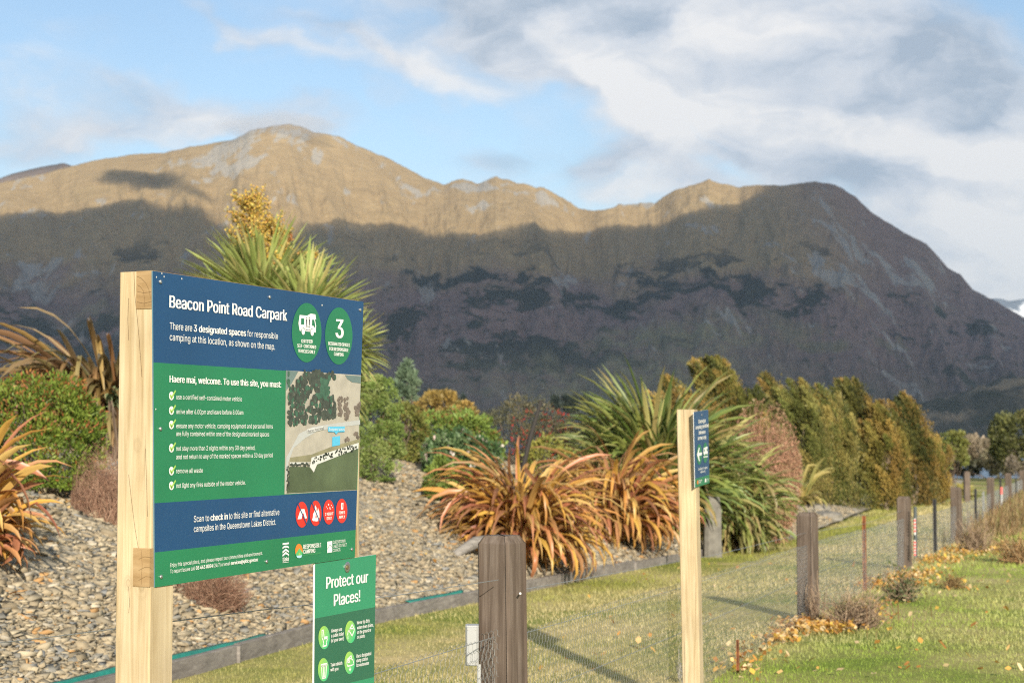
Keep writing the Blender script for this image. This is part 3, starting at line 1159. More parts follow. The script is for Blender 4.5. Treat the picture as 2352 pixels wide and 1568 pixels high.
class Face:
    """a flat printed face; shapes are given in photo pixels and laid on the face's plane"""

    def __init__(s, origin, direction, up=(0, 0, 1)):
        s.o = np.array(origin, float)
        s.d = np.array(direction, float) / np.linalg.norm(direction)
        u = np.array(up, float)
        s.u = u - s.d * u.dot(s.d)
        s.u /= np.linalg.norm(s.u)
        s.n = np.cross(s.d, s.u)
        if s.n.dot(CAM - s.o) < 0:
            s.n = -s.n
        s.conv = lambda p: p
        s.start()

    def start(s):
        s.V, s.F, s.M, s.mats = [], [], [], []

    def ab(s, p):
        X, Y = s.conv(p)
        r = ray(X, Y)
        t = (s.o - CAM).dot(s.n) / r.dot(s.n)
        q = CAM + r * t - s.o
        return np.array([q.dot(s.d), q.dot(s.u)])

    def w(s, ab, off=0.0):
        return s.o + s.d * ab[0] + s.u * ab[1] + s.n * off

    def _add(s, P, F, mat):
        if mat not in s.mats:
            s.mats.append(mat)
        k = len(s.V)
        s.V += [tuple(p) for p in P]
        s.F += [tuple(i + k for i in f) for f in F]
        s.M += [s.mats.index(mat)] * len(F)

    def polyab(s, pts, mat, layer):
        s._add([s.w(p, layer * .0007) for p in pts], [tuple(range(len(pts)))], mat)

    def poly(s, pts, mat, layer=1):
        s.polyab([s.ab(p) for p in pts], mat, layer)

    def ell(s, cx, cy, rx, ry, mat, layer=1, n=40, a0=0, a1=2 * math.pi, slope=0.0):
        q = np.linspace(a0, a1, n, endpoint=(a1 - a0) < 6.28)
        s.poly([(cx + rx * math.cos(t), cy + ry * math.sin(t) + slope * rx * math.cos(t)) for t in q], mat, layer)

    def stroke(s, pts, wid, mat, layer=2, closed=False):
        """a line of real width (metres) through photo pixels"""
        P = [s.ab(p) for p in pts]
        if closed:
            P.append(P[0])
        for a, b in zip(P[:-1], P[1:]):
            d = b - a
            L = np.hypot(*d) + 1e-9
            d = d / L
            nn = np.array([-d[1], d[0]]) * wid / 2
            a2, b2 = a - d * wid * .4, b + d * wid * .4
            s.polyab([a2 - nn, b2 - nn, b2 + nn, a2 + nn], mat, layer)

    def text(s, t, p0, p1, cap, mat, layer=3, bold=0.0):
        """text whose base line runs from p0 to p1 (photo pixels); cap is the capital height in pixels at p0"""
        A, B = s.ab(p0), s.ab(p1)
        h = s.ab((p0[0], p0[1] - cap))[1] - A[1]
        V, F = text_mesh(t)
        x0, x1 = V[:, 0].min(), V[:, 0].max()
        sx = 1.0 / (x1 - x0)
        sy = h / CAP
        n = len(V)
        shifts = (0,) if bold < .01 else (-bold * .62, bold * .62)
        for i, dx in enumerate(shifts):
            P = [s.w(A + (B - A) * ((v[0] - x0) * sx + dx * sx) + np.array([0, v[1] * sy]), layer * .0007 + i * .00012) for v in V]
            s._add(P, F, mat)

    def build(s, name, parent, label=None):
        o = mk(name, s.V, s.F, s.mats, parent, mi=s.M)
        if label:
            o['label'] = label
        s.start()
        return o


def crop(x0, y0, k):
    return lambda p: (x0 + p[0] * k, y0 + p[1] * k)


C0 = lambda p: p
C1, C2 = crop(257.2, 600.2, .25783), crop(257.2, 1004.5, .25783)
C3, CM = crop(612.5, 1163.7, .28124), crop(685.98, 845.23, .20312)
CL, CS = crop(643.1, 1157.6, .08983), crop(704.4, 1384.2, .11716)
CA, CI = crop(1567.96, 918.7, .14057), crop(661.5, 686.0, .10157)

# ------------------------------------------------------------------ big information sign
SDIR = np.array([0.392, 0.92, 0.0])
SDIR /= np.linalg.norm(SDIR)
SL = at(351.5, 984, 4.25)                     # the plane passes here
FS = Face(SL, SDIR)
SN = FS.n
sign = thing('information_sign', 'big blue and green carpark notice with map and camping rules on pale pine posts', 'sign', (SL[0], SL[1], float(base_z(SL[1]))))
corners = [(351, 622), (835, 693), (815, 1279), (356, 1348)]
ca = [FS.ab(p) for p in corners]
THK = .004
mb = MB()
mb.prism([FS.w(p, -THK) for p in ca], SN * (THK - .0004))
panel = mb.build('panel', plain('panel_blue_edge', (.10, .19, .24), .4), sign)
# printed bands on the front
def lerp_edge(y, left=True):
    return ((351 + (y - 622) * 5 / 726.0, y) if left else (835 - (y - 693) * 20 / 586.0, y))
bands = [((622, 693), (832, 862), M_BLUE), ((832, 862), (1155, 1125), M_GREEN), ((1155, 1125), (1268, 1216), M_BLUE), ((1268, 1216), (1348, 1279), M_GREEN)]
for (a, b), (c, d), m in bands:
    FS.poly([lerp_edge(a), lerp_edge(b, False), lerp_edge(d, False), lerp_edge(c)], m, 0)
FS.build('printed_face', panel)
B = .040
FS.conv = C1
FS.text('Beacon Point Road Carpark', (508, 410), (1553, 530), 108, M_WHITE, bold=B)
FS.build('heading', panel)
sl = (692 - 605) / 965.
yb = lambda x: 605 + (x - 508) * sl
for t, a, b, bo in (('There are', 508, 708, .004), ('3 designated spaces', 724, 1187, B), ('for responsible', 1199, 1473, .004)):
    FS.text(t, (a, yb(a)), (b, yb(b)), 63 - (a - 508) * .012, M_WHITE, bold=bo)
FS.text('camping at this location, as shown on the map.', (508, 702), (1447, 787), 62, M_WHITE, bold=.004)
FS.build('introduction_text', panel)
FS.text('Haere mai, welcome. To use this site, you must:', (508, 1075), (1500, 1122), 60, M_WHITE, bold=B)
FS.build('welcome_text', panel)
rules = [(C1, 'use a certified self-contained motor vehicle', (567, 1226), (1152, 1245), 40), (C1, 'arrive after 6.00pm and leave before 8.00am', (567, 1357), (1164, 1364), 40),
         (C1, 'ensure any motor vehicle, camping equipment and personal items', (566, 1483), (1427, 1486), 40), (C1, 'are fully contained within one of the designated marked spaces', (566, 1553), (1394, 1557), 40),
         (C2, 'not stay more than 2 nights within any 30 day period,', (566, 117), (1270, 108), 40), (C2, 'and not return to any of the marked spaces within a 30 day period', (566, 192), (1425, 174), 40),
         (C2, 'remove all waste', (567, 317), (803, 311), 40), (C2, 'not light any fires outside of the motor vehicle.', (567, 448), (1183, 418), 40)]
for k, (cv, t, a, b, h) in enumerate(rules):
    FS.conv = cv
    FS.text(t, a, b, h * 1.04, M_WHITE)
    if k not in (2, 4):
        FS.build('rule_text', panel)
for cv, y in ((C1, 1197), (C1, 1327), (C1, 1455), (C2, 93), (C2, 297), (C2, 428)):
    FS.conv = cv
    FS.ell(526, y, 22, 38, M_WHITE, 2, 24)
    FS.stroke([(514, y - 4), (523, y + 16), (556, y - 42)], .0055, M_LIME, 4)
    FS.build('tick_mark', panel)
# round badges
FS.conv = C1
FS.ell(1732, 634, 132, 264, M_GREEN, 1.5, 60)
FS.conv = CI
FS.poly([(250, 365), (420, 382), (480, 345), (510, 338), (605, 352), (622, 466), (600, 466), (598, 480), (622, 610), (612, 765), (575, 762), (560, 700), (530, 672), (500, 690), (488, 745), (382, 735), (370, 680), (330, 650),
         (296, 680), (282, 725), (250, 725), (222, 555)], M_WHITE, 3)
FS.poly([(280, 442), (350, 448), (346, 584), (276, 578)], M_GREEN, 4)
FS.poly([(528, 472), (575, 476), (596, 600), (592, 655), (575, 640), (568, 612), (524, 606)], M_GREEN, 4)
FS.ell(330, 740, 38, 76, M_WHITE, 3.5, 26)
FS.ell(532, 762, 38, 76, M_WHITE, 3.5, 26)
for cx_ in (404, 470):
    FS.ell(cx_, 428, 8, 16, M_BLACK, 4, 10)
    FS.poly([(cx_ - 12, 460), (cx_ + 12, 460), (cx_ + 9, 560), (cx_ + 6, 610), (cx_ - 6, 610), (cx_ - 9, 560)], M_BLACK, 4)
FS.stroke([(438, 415), (434, 620)], .0012, M_BLACK, 4)
FS.stroke([(394, 622), (478, 632), (474, 716), (390, 706)], .0016, M_BLACK, 4, True)
FS.text('CERTIFIED', (286, 992), (540, 1004), 76, M_WHITE, bold=B)
FS.text('SELF-CONTAINED', (198, 1093), (620, 1132), 76, M_WHITE, bold=B)
FS.text('VEHICLES ONLY', (218, 1212), (598, 1243), 76, M_WHITE, bold=B)
FS.build('round_badge', panel, 'green badge with a white camper van')
FS.conv = C1
FS.ell(2018, 664, 122, 254, M_GREEN, 1.5, 60)
FS.conv = CI
FS.text('3', (1072, 880), (1232, 887), 420, M_WHITE, bold=.045)
FS.text('DESIGNATED SPACES', (900, 1045), (1383, 1086), 76, M_WHITE, bold=B)
FS.text('FOR RESPONSIBLE', (922, 1165), (1350, 1198), 76, M_WHITE, bold=B)
FS.text('CAMPING', (1026, 1283), (1242, 1300), 76, M_WHITE, bold=B)
FS.build('round_badge', panel, 'green badge with the number three')
# aerial map
rm = random.Random(3)
FS.conv = C0
FS.poly([(656.3, 850.3), (828.8, 861.5), (818.5, 1125), (653.0, 1134.2)], M_SAND, 1)
FS.conv = C1
FS.poly([(1549, 971), (1655, 979), (1600, 1082), (1548, 1150)], M_MAPLAKE, 2)
FS.conv = CM
FS.poly([(520, 78), (700, 90), (697, 172), (600, 160), (548, 125)], M_MAPLAKE, 2)
FS.poly([(-145, 1010), (0, 740), (150, 665), (400, 625), (690, 585), (690, 638), (420, 668), (200, 715), (70, 790), (-60, 900), (-120, 1060), (-150, 1380), (-158, 1380)], M_MAPROAD, 2)
FS.poly([(-100, 1010), (140, 975), (370, 885), (675, 800), (670, 850), (140, 1012), (130, 1075), (-105, 1075)], M_MAPVERGE, 2)
FS.poly([(140, 1010), (672, 842), (668, 905), (200, 1088), (165, 1176), (118, 1112), (132, 1070), (-105, 1090), (-105, 1062), (130, 1062)], M_PALE, 3)
FS.poly([(-108, 1112), (116, 1114), (165, 1180), (205, 1090), (668, 906), (650, 1372), (-140, 1412)], M_MAPFIELD, 2)
for k in range(70):
    u = rm.random()
    x, y = 150 + u * 510, 1040 - u * 155 + rm.uniform(-30, 32)
    FS.ell(x, y, rm.uniform(4, 11), rm.uniform(7, 18), M_MAPTREE, 4, 8)
for k in range(16):
    FS.ell(-100 + k * 14, 1088 + rm.uniform(-12, 12), rm.uniform(7, 14), rm.uniform(10, 20), M_MAPTREE, 4, 8)
for k in range(30):
    FS.ell(-128 + rm.uniform(-18, 18), 1110 + k * 9, rm.uniform(4, 9), rm.uniform(7, 14), M_MAPTREE, 4, 8)
for k in range(900):
    x, y = rm.uniform(-125, 405), rm.uniform(40, 640)
    top = 60 + max(0, x) * .05
    if x < 235:
        ok = top < y < 430 - .1 * x or (y < 640 - .15 * x and rm.random() < .45)
        if 60 < x < 175 and abs(y - (560 - x * 1.9)) < 60:
            ok = False
        if -120 < x < 60 and y < 230 - x * .6 - 40:
            ok = ok and y > 120 - x
    else:
        ok = (60 < y < 110 and x < 410) or (x < 330 and 130 < y < 560) or (x < 405 and 330 < y < 560)
    if ok:
        mt = M_MAPTREE3 if (230 < x < 330 and 130 < y < 330 or rm.random() < .2) else M_MAPTREE
        FS.ell(x, y, rm.uniform(9, 21), rm.uniform(18, 38), mt, 4 + rm.random() * .6, 9)
for (x0, x1, y0, y1, n) in ((440, 485, 325, 540, 30), (505, 545, 330, 470, 16), (505, 572, 460, 570, 22), (620, 680, 440, 540, 16), (655, 686, 385, 470, 8), (520, 560, 790, 830, 6), (620, 665, 725, 785, 9)):
    for k in range(n):
        FS.ell(rm.uniform(x0, x1), rm.uniform(y0, y1), rm.uniform(9, 14), rm.uniform(15, 26), M_MAPTREE2, 4 + rm.random() * .6, 9)
FS.poly([(372, 778), (460, 764), (458, 868), (370, 884)], M_CYAN, 4)
FS.poly([(84, 690), (270, 655), (271, 694), (86, 735)], M_PALE, 5)
FS.text('Beacon Point Road', (88, 728), (268, 690), 30, M_BLACK, 6.5)
FS.poly([(324, 662), (511, 658), (508, 720), (436, 722), (413, 750), (393, 722), (322, 718)], M_CYAN, 5)
FS.text('Designated spaces', (328, 706), (504, 704), 32, M_WHITE, 6.5, bold=.008)
FS.build('aerial_map', panel)
# check-in line; the code beside it is left out
FS.conv = C2
sl = (688 - 752) / 762.
for t, a, b, bo in (('Scan to', 723, 860, .004), ('check in', 873, 1024, B), ('to this site or find alternative', 1036, 1485, .004)):
    FS.text(t, (a, 752 + (a - 723) * sl), (b, 752 + (b - 723) * sl), 56, M_WHITE, bold=bo)
FS.text('campsites in the Queenstown Lakes District.', (723, 840), (1455, 775), 56, M_WHITE, bold=.004)
FS.build('check_in_text', panel)
# red icons
def slash(cx_, cy_, rx, ry):
    FS.stroke([(cx_ - rx * .68, cy_ - ry * .80), (cx_ + rx * .68, cy_ + ry * .74)], .0042, M_BLUE, 4.6)
FS.ell(1688, 685, 55, 115, M_RED, 2, 40)
FS.conv = CL
FS.poly([(510, 125), (605, 118), (670, 352), (618, 360), (590, 250), (570, 215), (530, 372), (430, 380)], M_WHITE, 3.6)
FS.conv = C2
slash(1688, 685, 55, 115)
FS.build('prohibition_icon', panel, 'red disc with a struck-out tent')
FS.ell(1811, 673, 52, 113, M_RED, 2, 40)
FS.conv = CL
FS.poly([(880, 15), (918, 90), (915, 160), (945, 150), (950, 85), (985, 180), (992, 330), (960, 400), (960, 425), (905, 435), (870, 425), (830, 425), (800, 390), (820, 340), (825, 250), (860, 180)], M_WHITE, 3.6)
FS.poly([(900, 255), (918, 320), (900, 372), (884, 320)], M_RED, 4.2)
FS.conv = C2
slash(1811, 673, 52, 113)
FS.build('prohibition_icon', panel, 'red disc with a struck-out fire')
FS.ell(1928, 662, 50, 110, M_RED, 2, 40)
FS.conv = CL
FS.poly([(1222, -22), (1240, 5), (1222, 35), (1204, 5)], M_WHITE, 3.6)
for x, y in ((1165, 60), (1195, 105), (1295, 25), (1325, 75)):
    FS.poly([(x, y - 18), (x + 11, y), (x, y + 18), (x - 11, y)], M_WHITE, 3.6)
FS.poly([(1262, 52), (1245, 85), (1255, 125), (1285, 128), (1268, 100)], M_WHITE, 3.6)
FS.text('2 NIGHT', (1136, 290), (1342, 270), 76, M_WHITE, 3.8, bold=B)
FS.text('STAY', (1174, 398), (1304, 386), 76, M_WHITE, 3.8, bold=B)
FS.build('warning_icon', panel, 'red disc reading two night stay')
FS.conv = C2
FS.ell(2043, 652, 50, 108, M_RED, 2, 40)
FS.conv = CL
FS.poly([(1548, -35), (1605, -40), (1598, 128), (1542, 132)], M_WHITE, 3.4)
FS.text('$', (1564, 72), (1588, 70), 70, M_RED, 4.2, bold=.02)
FS.text('FINES', (1490, 252), (1640, 238), 74, M_WHITE, 3.8, bold=B)
FS.text('APPLY', (1486, 366), (1642, 350), 74, M_WHITE, 3.8, bold=B)
FS.build('warning_icon', panel, 'red disc reading fines apply')
FS.conv = C2
FS.text('Enjoy this special place, and please respect our communities and environment.', (512, 1152), (1335, 1042), 34, M_WHITE)
sl = (1098 - 1208) / 783.
for t, a, b, bo in (('To report issues call', 512, 734, .006), ('03 443 0024', 742, 893, B), ('(24/7) or email', 900, 1046, .006), ('services@qldc.govt.nz', 1053, 1295, B)):
    FS.text(t, (a, 1208 + (a - 512) * sl), (b, 1208 + (b - 512) * sl), 34 - (a - 512) * .005, M_WHITE, bold=bo)
FS.build('contact_text', panel)
FS.conv = CL
FS.poly([(50, 992), (212, 970), (212, 1012), (50, 1036)], M_WHITE, 3)
FS.poly([(48, 1140), (48, 1100), (90, 1060), (135, 1050), (180, 1058), (212, 1085), (212, 1122), (170, 1100), (130, 1098), (85, 1110)], M_WHITE, 3)
for y in (1130, 1214):
    FS.poly([(130, y - 5), (212, y + 58), (210, y + 98), (130, y + 52), (50, y + 120), (48, y + 72)], M_WHITE, 3)
FS.text('tiaki', (50, 1458), (206, 1436), 105, M_WHITE, 3, bold=.02)
FS.stroke([(52, 1488), (204, 1468)], .0012, M_WHITE, 3)
FS.build('logo', panel, 'white chevron logo')
FS.ell(474, 1190, 95, 182, M_ORANGE, 2, 40)
FS.poly([(478, 1120), (562, 1230), (548, 1300), (400, 1312), (385, 1270)], M_LIGHTGREEN, 3)
FS.poly([(400, 1312), (552, 1296), (520, 1362), (470, 1372), (425, 1360)], M_SKYBLUE, 3.4)
FS.poly([(448, 1302), (458, 1238), (492, 1234), (512, 1298)], M_LIME, 4)
FS.text('RESPONSIBLE', (582, 1135), (1034, 1085), 105, M_WHITE, 3, bold=.03)
FS.text('CAMPING', (582, 1262), (884, 1228), 105, M_WHITE, 3, bold=.03)
FS.text('QUEENSTOWN LAKES DISTRICT', (582, 1315), (1034, 1256), 34, M_LIGHTGREEN, 3)
FS.build('logo', panel, 'orange and green mountain camping logo')
FS.poly([(1194, 952), (1322, 935), (1322, 1222), (1194, 1240)], M_WHITE, 2.6)
FS.stroke([(1194, 1140), (1258, 1032), (1275, 1055), (1285, 1048), (1322, 1105)], .0014, M_GREEN, 3.4)
FS.text('QUEENSTOWN', (1336, 1006), (1655, 968), 78, M_WHITE, 3)
FS.text('LAKES DISTRICT', (1336, 1110), (1690, 1065), 78, M_WHITE, 3)
FS.text('COUNCIL', (1336, 1213), (1536, 1188), 78, M_WHITE, 3)
FS.build('logo', panel, 'white square council logo with mountain line')


def screw(face, p, r, parent, name='screw', mat=None):
    a = face.ab(p)
    mb = MB()
    rings = []
    for q, h in ((1, .0006), (1, .0028), (.75, .0042), (.3, .0044)):
        rings.append([face.w(a + r * q * np.array([math.cos(t), math.sin(t)]), h) for t in np.linspace(0, 6.283, 12, endpoint=False)])
    mb.loft(rings)
    return mb.build(name, mat or M_STEEL, parent, smooth=False)


FS.conv = C1
for p in ((427, 182), (1400, 318), (2207, 432), (427, 1490)):
    screw(FS, p, .0052, panel)
FS.conv = C2
for p in ((433, 1238), (1373, 1102), (2133, 993)):
    screw(FS, p, .0052, panel)
# chips in the paint
FS.conv = C1
for x, y in ((392, 140), (440, 108), (460, 136), (618, 155), (1868, 390), (386, 1315)):
    FS.ell(x, y, 5, 8, M_PALE, 2, 7)
    FS.build('paint_chip', panel)
FS.conv = C0
# timber: post, rails let into it
PW = .104


def post_box(mb, a0, a1, c0, c1, z0, z1, bev=.004, top_slope=0.0):
    """a sawn post between plane coordinates a (along) and c (behind the panel, positive back)"""
    q = bev
    ring = [(a0 + q, c0), (a1 - q, c0), (a1, c0 + q), (a1, c1 - q), (a1 - q, c1), (a0 + q, c1), (a0, c1 - q), (a0, c0 + q)]
    P = lambda a, c, z: FS.o + FS.d * a - FS.n * (c + THK) + np.array([0, 0, z - FS.o[2]])
    mb.loft([[P(a, c, z0) for a, c in ring], [P(a, c, z1) for a, c in ring]])


zt = FS.w(ca[0])[2]
zb = FS.w(ca[3])[2]
zg = float(base_z(4.4))
def knot(X, Y, D, r, root):
    k = at(X, Y, D) - BASE[root.name]
    return (k[0], k[1], k[2], r)


M_POST = woodmat('pale_pine_post', (.35, .255, .135), (.48, .38, .235), (.58, .485, .33), crack=.55,
                 knots=[knot(310, 1022, 4.26, .019, sign), knot(330, 1345, 4.27, .03, sign), knot(296, 1338, 4.28, .016, sign)])
mb = MB()
post_box(mb, 0.0, PW, 0.0, .105, zg - .3, zt + .001)
lpost = mb.build('post', M_POST, sign)
# hairline cracks on the end face and growth rings on the sawn rail ends
FE = Face(FS.w((0, 0), -THK), -SN)
M_CRACK = plain('dry_crack', (.09, .055, .025), .9)
M_RING = plain('growth_ring', (.17, .105, .045), .9)
FE.conv = C1
for pts in ([(196, 96), (205, 300), (226, 500), (244, 700), (268, 1030)], [(150, 330), (142, 520), (150, 700)]):
    FE.stroke(pts, .0011, M_CRACK, 1)
    FE.build('crack', lpost)
FE.conv = C2
for pts in ([(150, 330), (175, 560), (205, 800), (236, 985)], [(300, 100), (310, 420), (318, 700)], [(150, 1330), (158, 1480), (150, 1560)]):
    FE.stroke(pts, .0010, M_CRACK, 1)
    FE.build('crack', lpost)
aw = ca[1][0]
mb = MB()
post_box(mb, aw - PW - .012, aw - .012, 0.0, .105, zg - .3, zt - .02)
mb.build('post', M_PINE, sign)
RT = FS.ab((351, 708))[1]
RB = FS.ab((356, 1258))[1]
for z1, z0 in ((zt - FS.o[2] + .0015, RT), (RB, FS.ab((356, 1346))[1])):
    mb = MB()
    P = lambda a, c, z: FS.o + FS.d * a - FS.n * (c + THK) + np.array([0, 0, z])
    for a0, a1 in ((-.003, aw - .03),):
        mb.loft([[P(a, c, z) for c, z in ((-.0005, z0), (-.0005, z1), (.05, z1), (.05, z0))] for a in (a0, a1)])
    rl = mb.build('rail', M_PINE_END, sign)
    FE.o = FS.w((-.0032, 0), -THK)
    FE.conv = C1 if z1 > RT else C2
    if z1 > RT:
        arcs = [[(226, 135), (262, 150), (300, 190), (330, 250), (345, 330)], [(228, 270), (290, 281), (356, 268)], [(228, 362), (285, 374), (356, 356)], [(226, 210), (255, 225), (280, 262), (292, 330), (290, 410)]]
    else:
        arcs = [[(240, 1080), (290, 1060), (362, 1066)], [(240, 1180), (300, 1150), (362, 1158)], [(238, 1270), (300, 1235), (362, 1240)], [(262, 1000), (270, 1120), (262, 1310)]]
    for pts in arcs:
        FE.stroke(pts, .0008, M_RING, 1)
        FE.build('growth_ring', rl)

# ------------------------------------------------------------------ small green notice below it
FN = Face(FS.w((0, 0), -.0035), SDIR)
notice = thing('notice_panel', 'small green notice headed Protect our Places, fixed below the big carpark sign', 'sign', FN.w(FN.ab((790, 1560))))
FN.conv = C3
NC = [(395, 462), (893, 388), (870, 1851), (383, 2034)]
na = [FN.ab(p) for p in NC]
mb = MB()
mb.prism([FN.w(p, -.006) for p in na], FN.n * .0056)
npan = mb.build('panel', M_EDGE, notice)
xl = lambda y: 395 - 12 * (y - 462) / 1572.
xr = lambda y: 893 - 23 * (y - 388) / 1463.
FN.poly([(xl(462), 462), (xr(388), 388), (xr(815), 815), (xl(910), 910)], M_MINT, 0)
FN.poly([(xl(910), 910), (xr(815), 815), (xr(1386), 1386), (xl(1505), 1505)], M_DKGREEN, 0)
FN.poly([(xl(1505), 1505), (xr(1386), 1386), (870, 1851), (383, 2034)], M_MINT, 0)
FN.build('printed_face', npan)
FN.text('Protect our', (482, 667), (822, 613), 95, M_WHITE, bold=B)
FN.text('Places!', (545, 808), (757, 768), 95, M_WHITE, bold=B)
FN.build('heading', npan)
lines = [('Always use', (522, 1024), (610, 1007), 28), ('a public toilet', (522, 1064), (624, 1045), 28), ('(or your own!)', (521, 1104), (624, 1084), 28),
         ('Never tip dirty', (733, 958), (836, 938), 28), ('water down drains,', (733, 998), (867, 973), 28), ('on the ground or', (733, 1036), (848, 1014), 28), ('on plants', (733, 1074), (797, 1062), 28),
         ('Take rubbish', (517, 1302), (612, 1284), 28), ('with you', (516, 1341), (580, 1330), 28),
         ('Use a designated', (728, 1230), (848, 1206), 28), ('dump station', (728, 1267), (820, 1248), 28), ('for wastewater', (727, 1305), (831, 1284), 28)]
for k, (t, a, b, h) in enumerate(lines):
    FN.text(t, a, b, h, M_WHITE, bold=.02)
    if k in (2, 6, 8, 11):
        FN.build('advice_text', npan)
M_DISC, dnt, db = material('print_green_gradient')
dn = dnt.nodes.new('ShaderNodeVertexColor')
dn.layer_name = 'Col'
dnt.links.new(dn.outputs[0], db.inputs['Base Color'])
db.inputs['Roughness'].default_value = .45


def icon(cx_, cy_, rx, ry, strokes, wid=.0042):
    FN.conv = C3
    FN.ell(cx_, cy_, rx, ry, M_DISC, 1.5, 40)
    n = len(FN.V)
    FN.conv = CS
    for pts, closed in strokes:
        FN.stroke(pts, wid, M_WHITE, 3, closed)
    V, F, M, mats = FN.V, FN.F, FN.M, FN.mats
    cols = np.ones((len(V), 3)) * .84
    q = np.linspace(0, 2 * math.pi, 40, endpoint=False)
    f = np.clip(.5 + .5 * (.7 * np.cos(q) + .7 * np.sin(q)), 0, 1)[:, None]
    cols[:n] = (1 - f) * np.array([.34, .58, .10]) + f * np.array([.04, .48, .21])
    mk('icon', V, F, mats, npan, mi=M, cols=cols)
    FN.start()
    FN.conv = C3


icon(467, 1065, 46, 95, [([(287, 535), (318, 530), (328, 670), (392, 658), (395, 690), (375, 770), (382, 825), (305, 848), (318, 790), (312, 730), (290, 680)], True), ([(330, 695), (392, 685)], False)])
icon(682, 1018, 43, 92, [([(832, 510), (880, 415), (925, 520), (880, 640), (822, 545)], True), ([(850, 495), (912, 495)], False), ([(832, 520), (800, 555), (792, 620)], False), ([(797, 660), (797, 695)], False)])
icon(462, 1327, 45, 95, [([(270, 1205), (390, 1180), (388, 1215), (272, 1240)], True), ([(280, 1240), (292, 1470), (362, 1455), (378, 1220)], True), ([(312, 1240), (318, 1455)], False), ([(345, 1230), (342, 1450)], False)])
icon(675, 1270, 42, 92, [([(780, 1105), (860, 1080), (900, 1120), (910, 1185), (885, 1210), (790, 1235), (775, 1180)], True), ([(790, 1095), (862, 1025), (870, 1070)], False), ([(790, 1130), (830, 1120), (830, 1155), (790, 1160)], True),
                         ([(838, 1225), (838, 1320)], False), ([(822, 1290), (838, 1325), (855, 1285)], False)], .0036)
FN.conv = C3
screw(FN, (655, 490), .017, npan, 'bolt')
screw(Face(FN.w((0, 0), .004), SDIR), (2 * 0 + 796.7, 1301.6), .007, npan, 'bolt', plain('brass_bolt', (.35, .27, .15), .4, metal=.8))

# ------------------------------------------------------------------ arrow signpost further along the fence
PDIR = np.array([0.3271, 0.945, 0.0])
PA = at(1600, 984, 9.45)                      # near right corner of the post: the panel's plane
FA = Face(PA, PDIR)
apost = thing('signpost', 'slim pine post carrying a narrow blue camping panel with a white left arrow', 'signpost', (PA[0], PA[1], float(base_z(9.5))))
TOPZ = at(1585, 940, 9.45)[2]
pw = .1
BOTZ = float(base_z(9.5)) - .3
# leans slightly as in the photograph
lean_v = np.array([.016, 0, 0])
P = lambda a, c, z: FA.o + FA.d * a - FA.n * (c + .014) + np.array([0, 0, z - FA.o[2]]) + np.array([1, 0, 0]) * (-.017 * (z - FA.o[2]))
mb = MB()
q = .004
ring = [(q, 0), (pw - q, 0), (pw, q), (pw, pw - q), (pw - q, pw), (q, pw), (0, pw - q), (0, q)]
mb.loft([[P(a, c, z) for a, c in ring] for z in (BOTZ, -.3, .5, TOPZ)])
mb.build('post', M_PINE, apost)
AC = [(1593.2, 945.9), (1626.8, 940.4), (1629.5, 1109), (1596.4, 1119.4)]
aa = [FA.ab(p) for p in AC]
mb = MB()
mb.prism([FA.w(p, -.003) for p in aa], FA.n * .0026)
apan = mb.build('panel', M_EDGE, apost)
def mixp(a, b, t):
    return (a[0] + (b[0] - a[0]) * t, a[1] + (b[1] - a[1]) * t)
gl, gr = mixp(AC[0], AC[3], .885), mixp(AC[1], AC[2], .885)
FA.poly([AC[0], AC[1], gr, gl], M_BLUE, 0)
FA.poly([gl, gr, AC[2], AC[3]], M_GREEN, 0)
FA.build('printed_face', apan)
FA.conv = CA
for t, a, b, h in (('Overnight', (250, 378), (370, 362), 62), ('camping permitted', (205, 475), (416, 438), 62), ('between', (260, 558), (365, 542), 62), ('arrows only', (245, 650), (380, 628), 62)):
    FA.text(t, a, b, h, M_WHITE, bold=.03)
FA.build('heading', apan)
FA.text('Certified self-contained', (250, 1145), (397, 1112), 36, M_WHITE, bold=.01)
FA.text('vehicles only', (282, 1190), (366, 1170), 36, M_WHITE, bold=.01)
FA.build('note_text', apan)
FA.ell(270, 885, 43, 168, M_GREEN, 1.5, 40)
FA.poly([(228, 888), (262, 765), (272, 782), (258, 858), (308, 850), (308, 896), (260, 908), (274, 985), (266, 1005)], M_WHITE, 3)
FA.build('arrow_badge', apan)
FA.ell(368, 858, 38, 168, M_GREEN, 1.5, 40)
FA.poly([(338, 780), (365, 772), (378, 758), (402, 760), (405, 860), (395, 890), (380, 870), (362, 880), (354, 898), (338, 880), (332, 835)], M_WHITE, 3)
FA.poly([(342, 800), (356, 796), (356, 835), (342, 838)], M_GREEN, 4)
FA.poly([(386, 790), (396, 788), (400, 830), (388, 832)], M_GREEN, 4)
FA.stroke([(336, 928), (404, 916)], .006, M_WHITE, 3)
FA.build('van_badge', apan)
FA.ell(242, 1340, 11, 36, M_ORANGE, 2, 16)
FA.text('RESPONSIBLE', (256, 1326), (310, 1314), 22, M_WHITE, 3, bold=.02)
FA.text('CAMPING', (256, 1356), (296, 1347), 22, M_WHITE, 3, bold=.02)
FA.build('logo', apan, 'orange camping logo')
FA.poly([(358, 1280), (380, 1275), (380, 1335), (358, 1340)], M_WHITE, 3)
for k, t in enumerate(('QUEENSTOWN', 'LAKES DISTRICT', 'COUNCIL')):
    FA.text(t, (386, 1296 + k * 22), (422 - (k == 2) * 14, 1288 + k * 22), 14, M_WHITE, 3)
FA.build('logo', apan, 'white council logo')
screw(FA, (308, 240), .006, apan)
FA.conv = C0
# ------------------------------------------------------------------ wire fence
FD = np.array([2.7, 7.8])
FD = FD / np.hypot(*FD)
SPAN = 8.25
FP0 = np.array([-.04, 7.05])


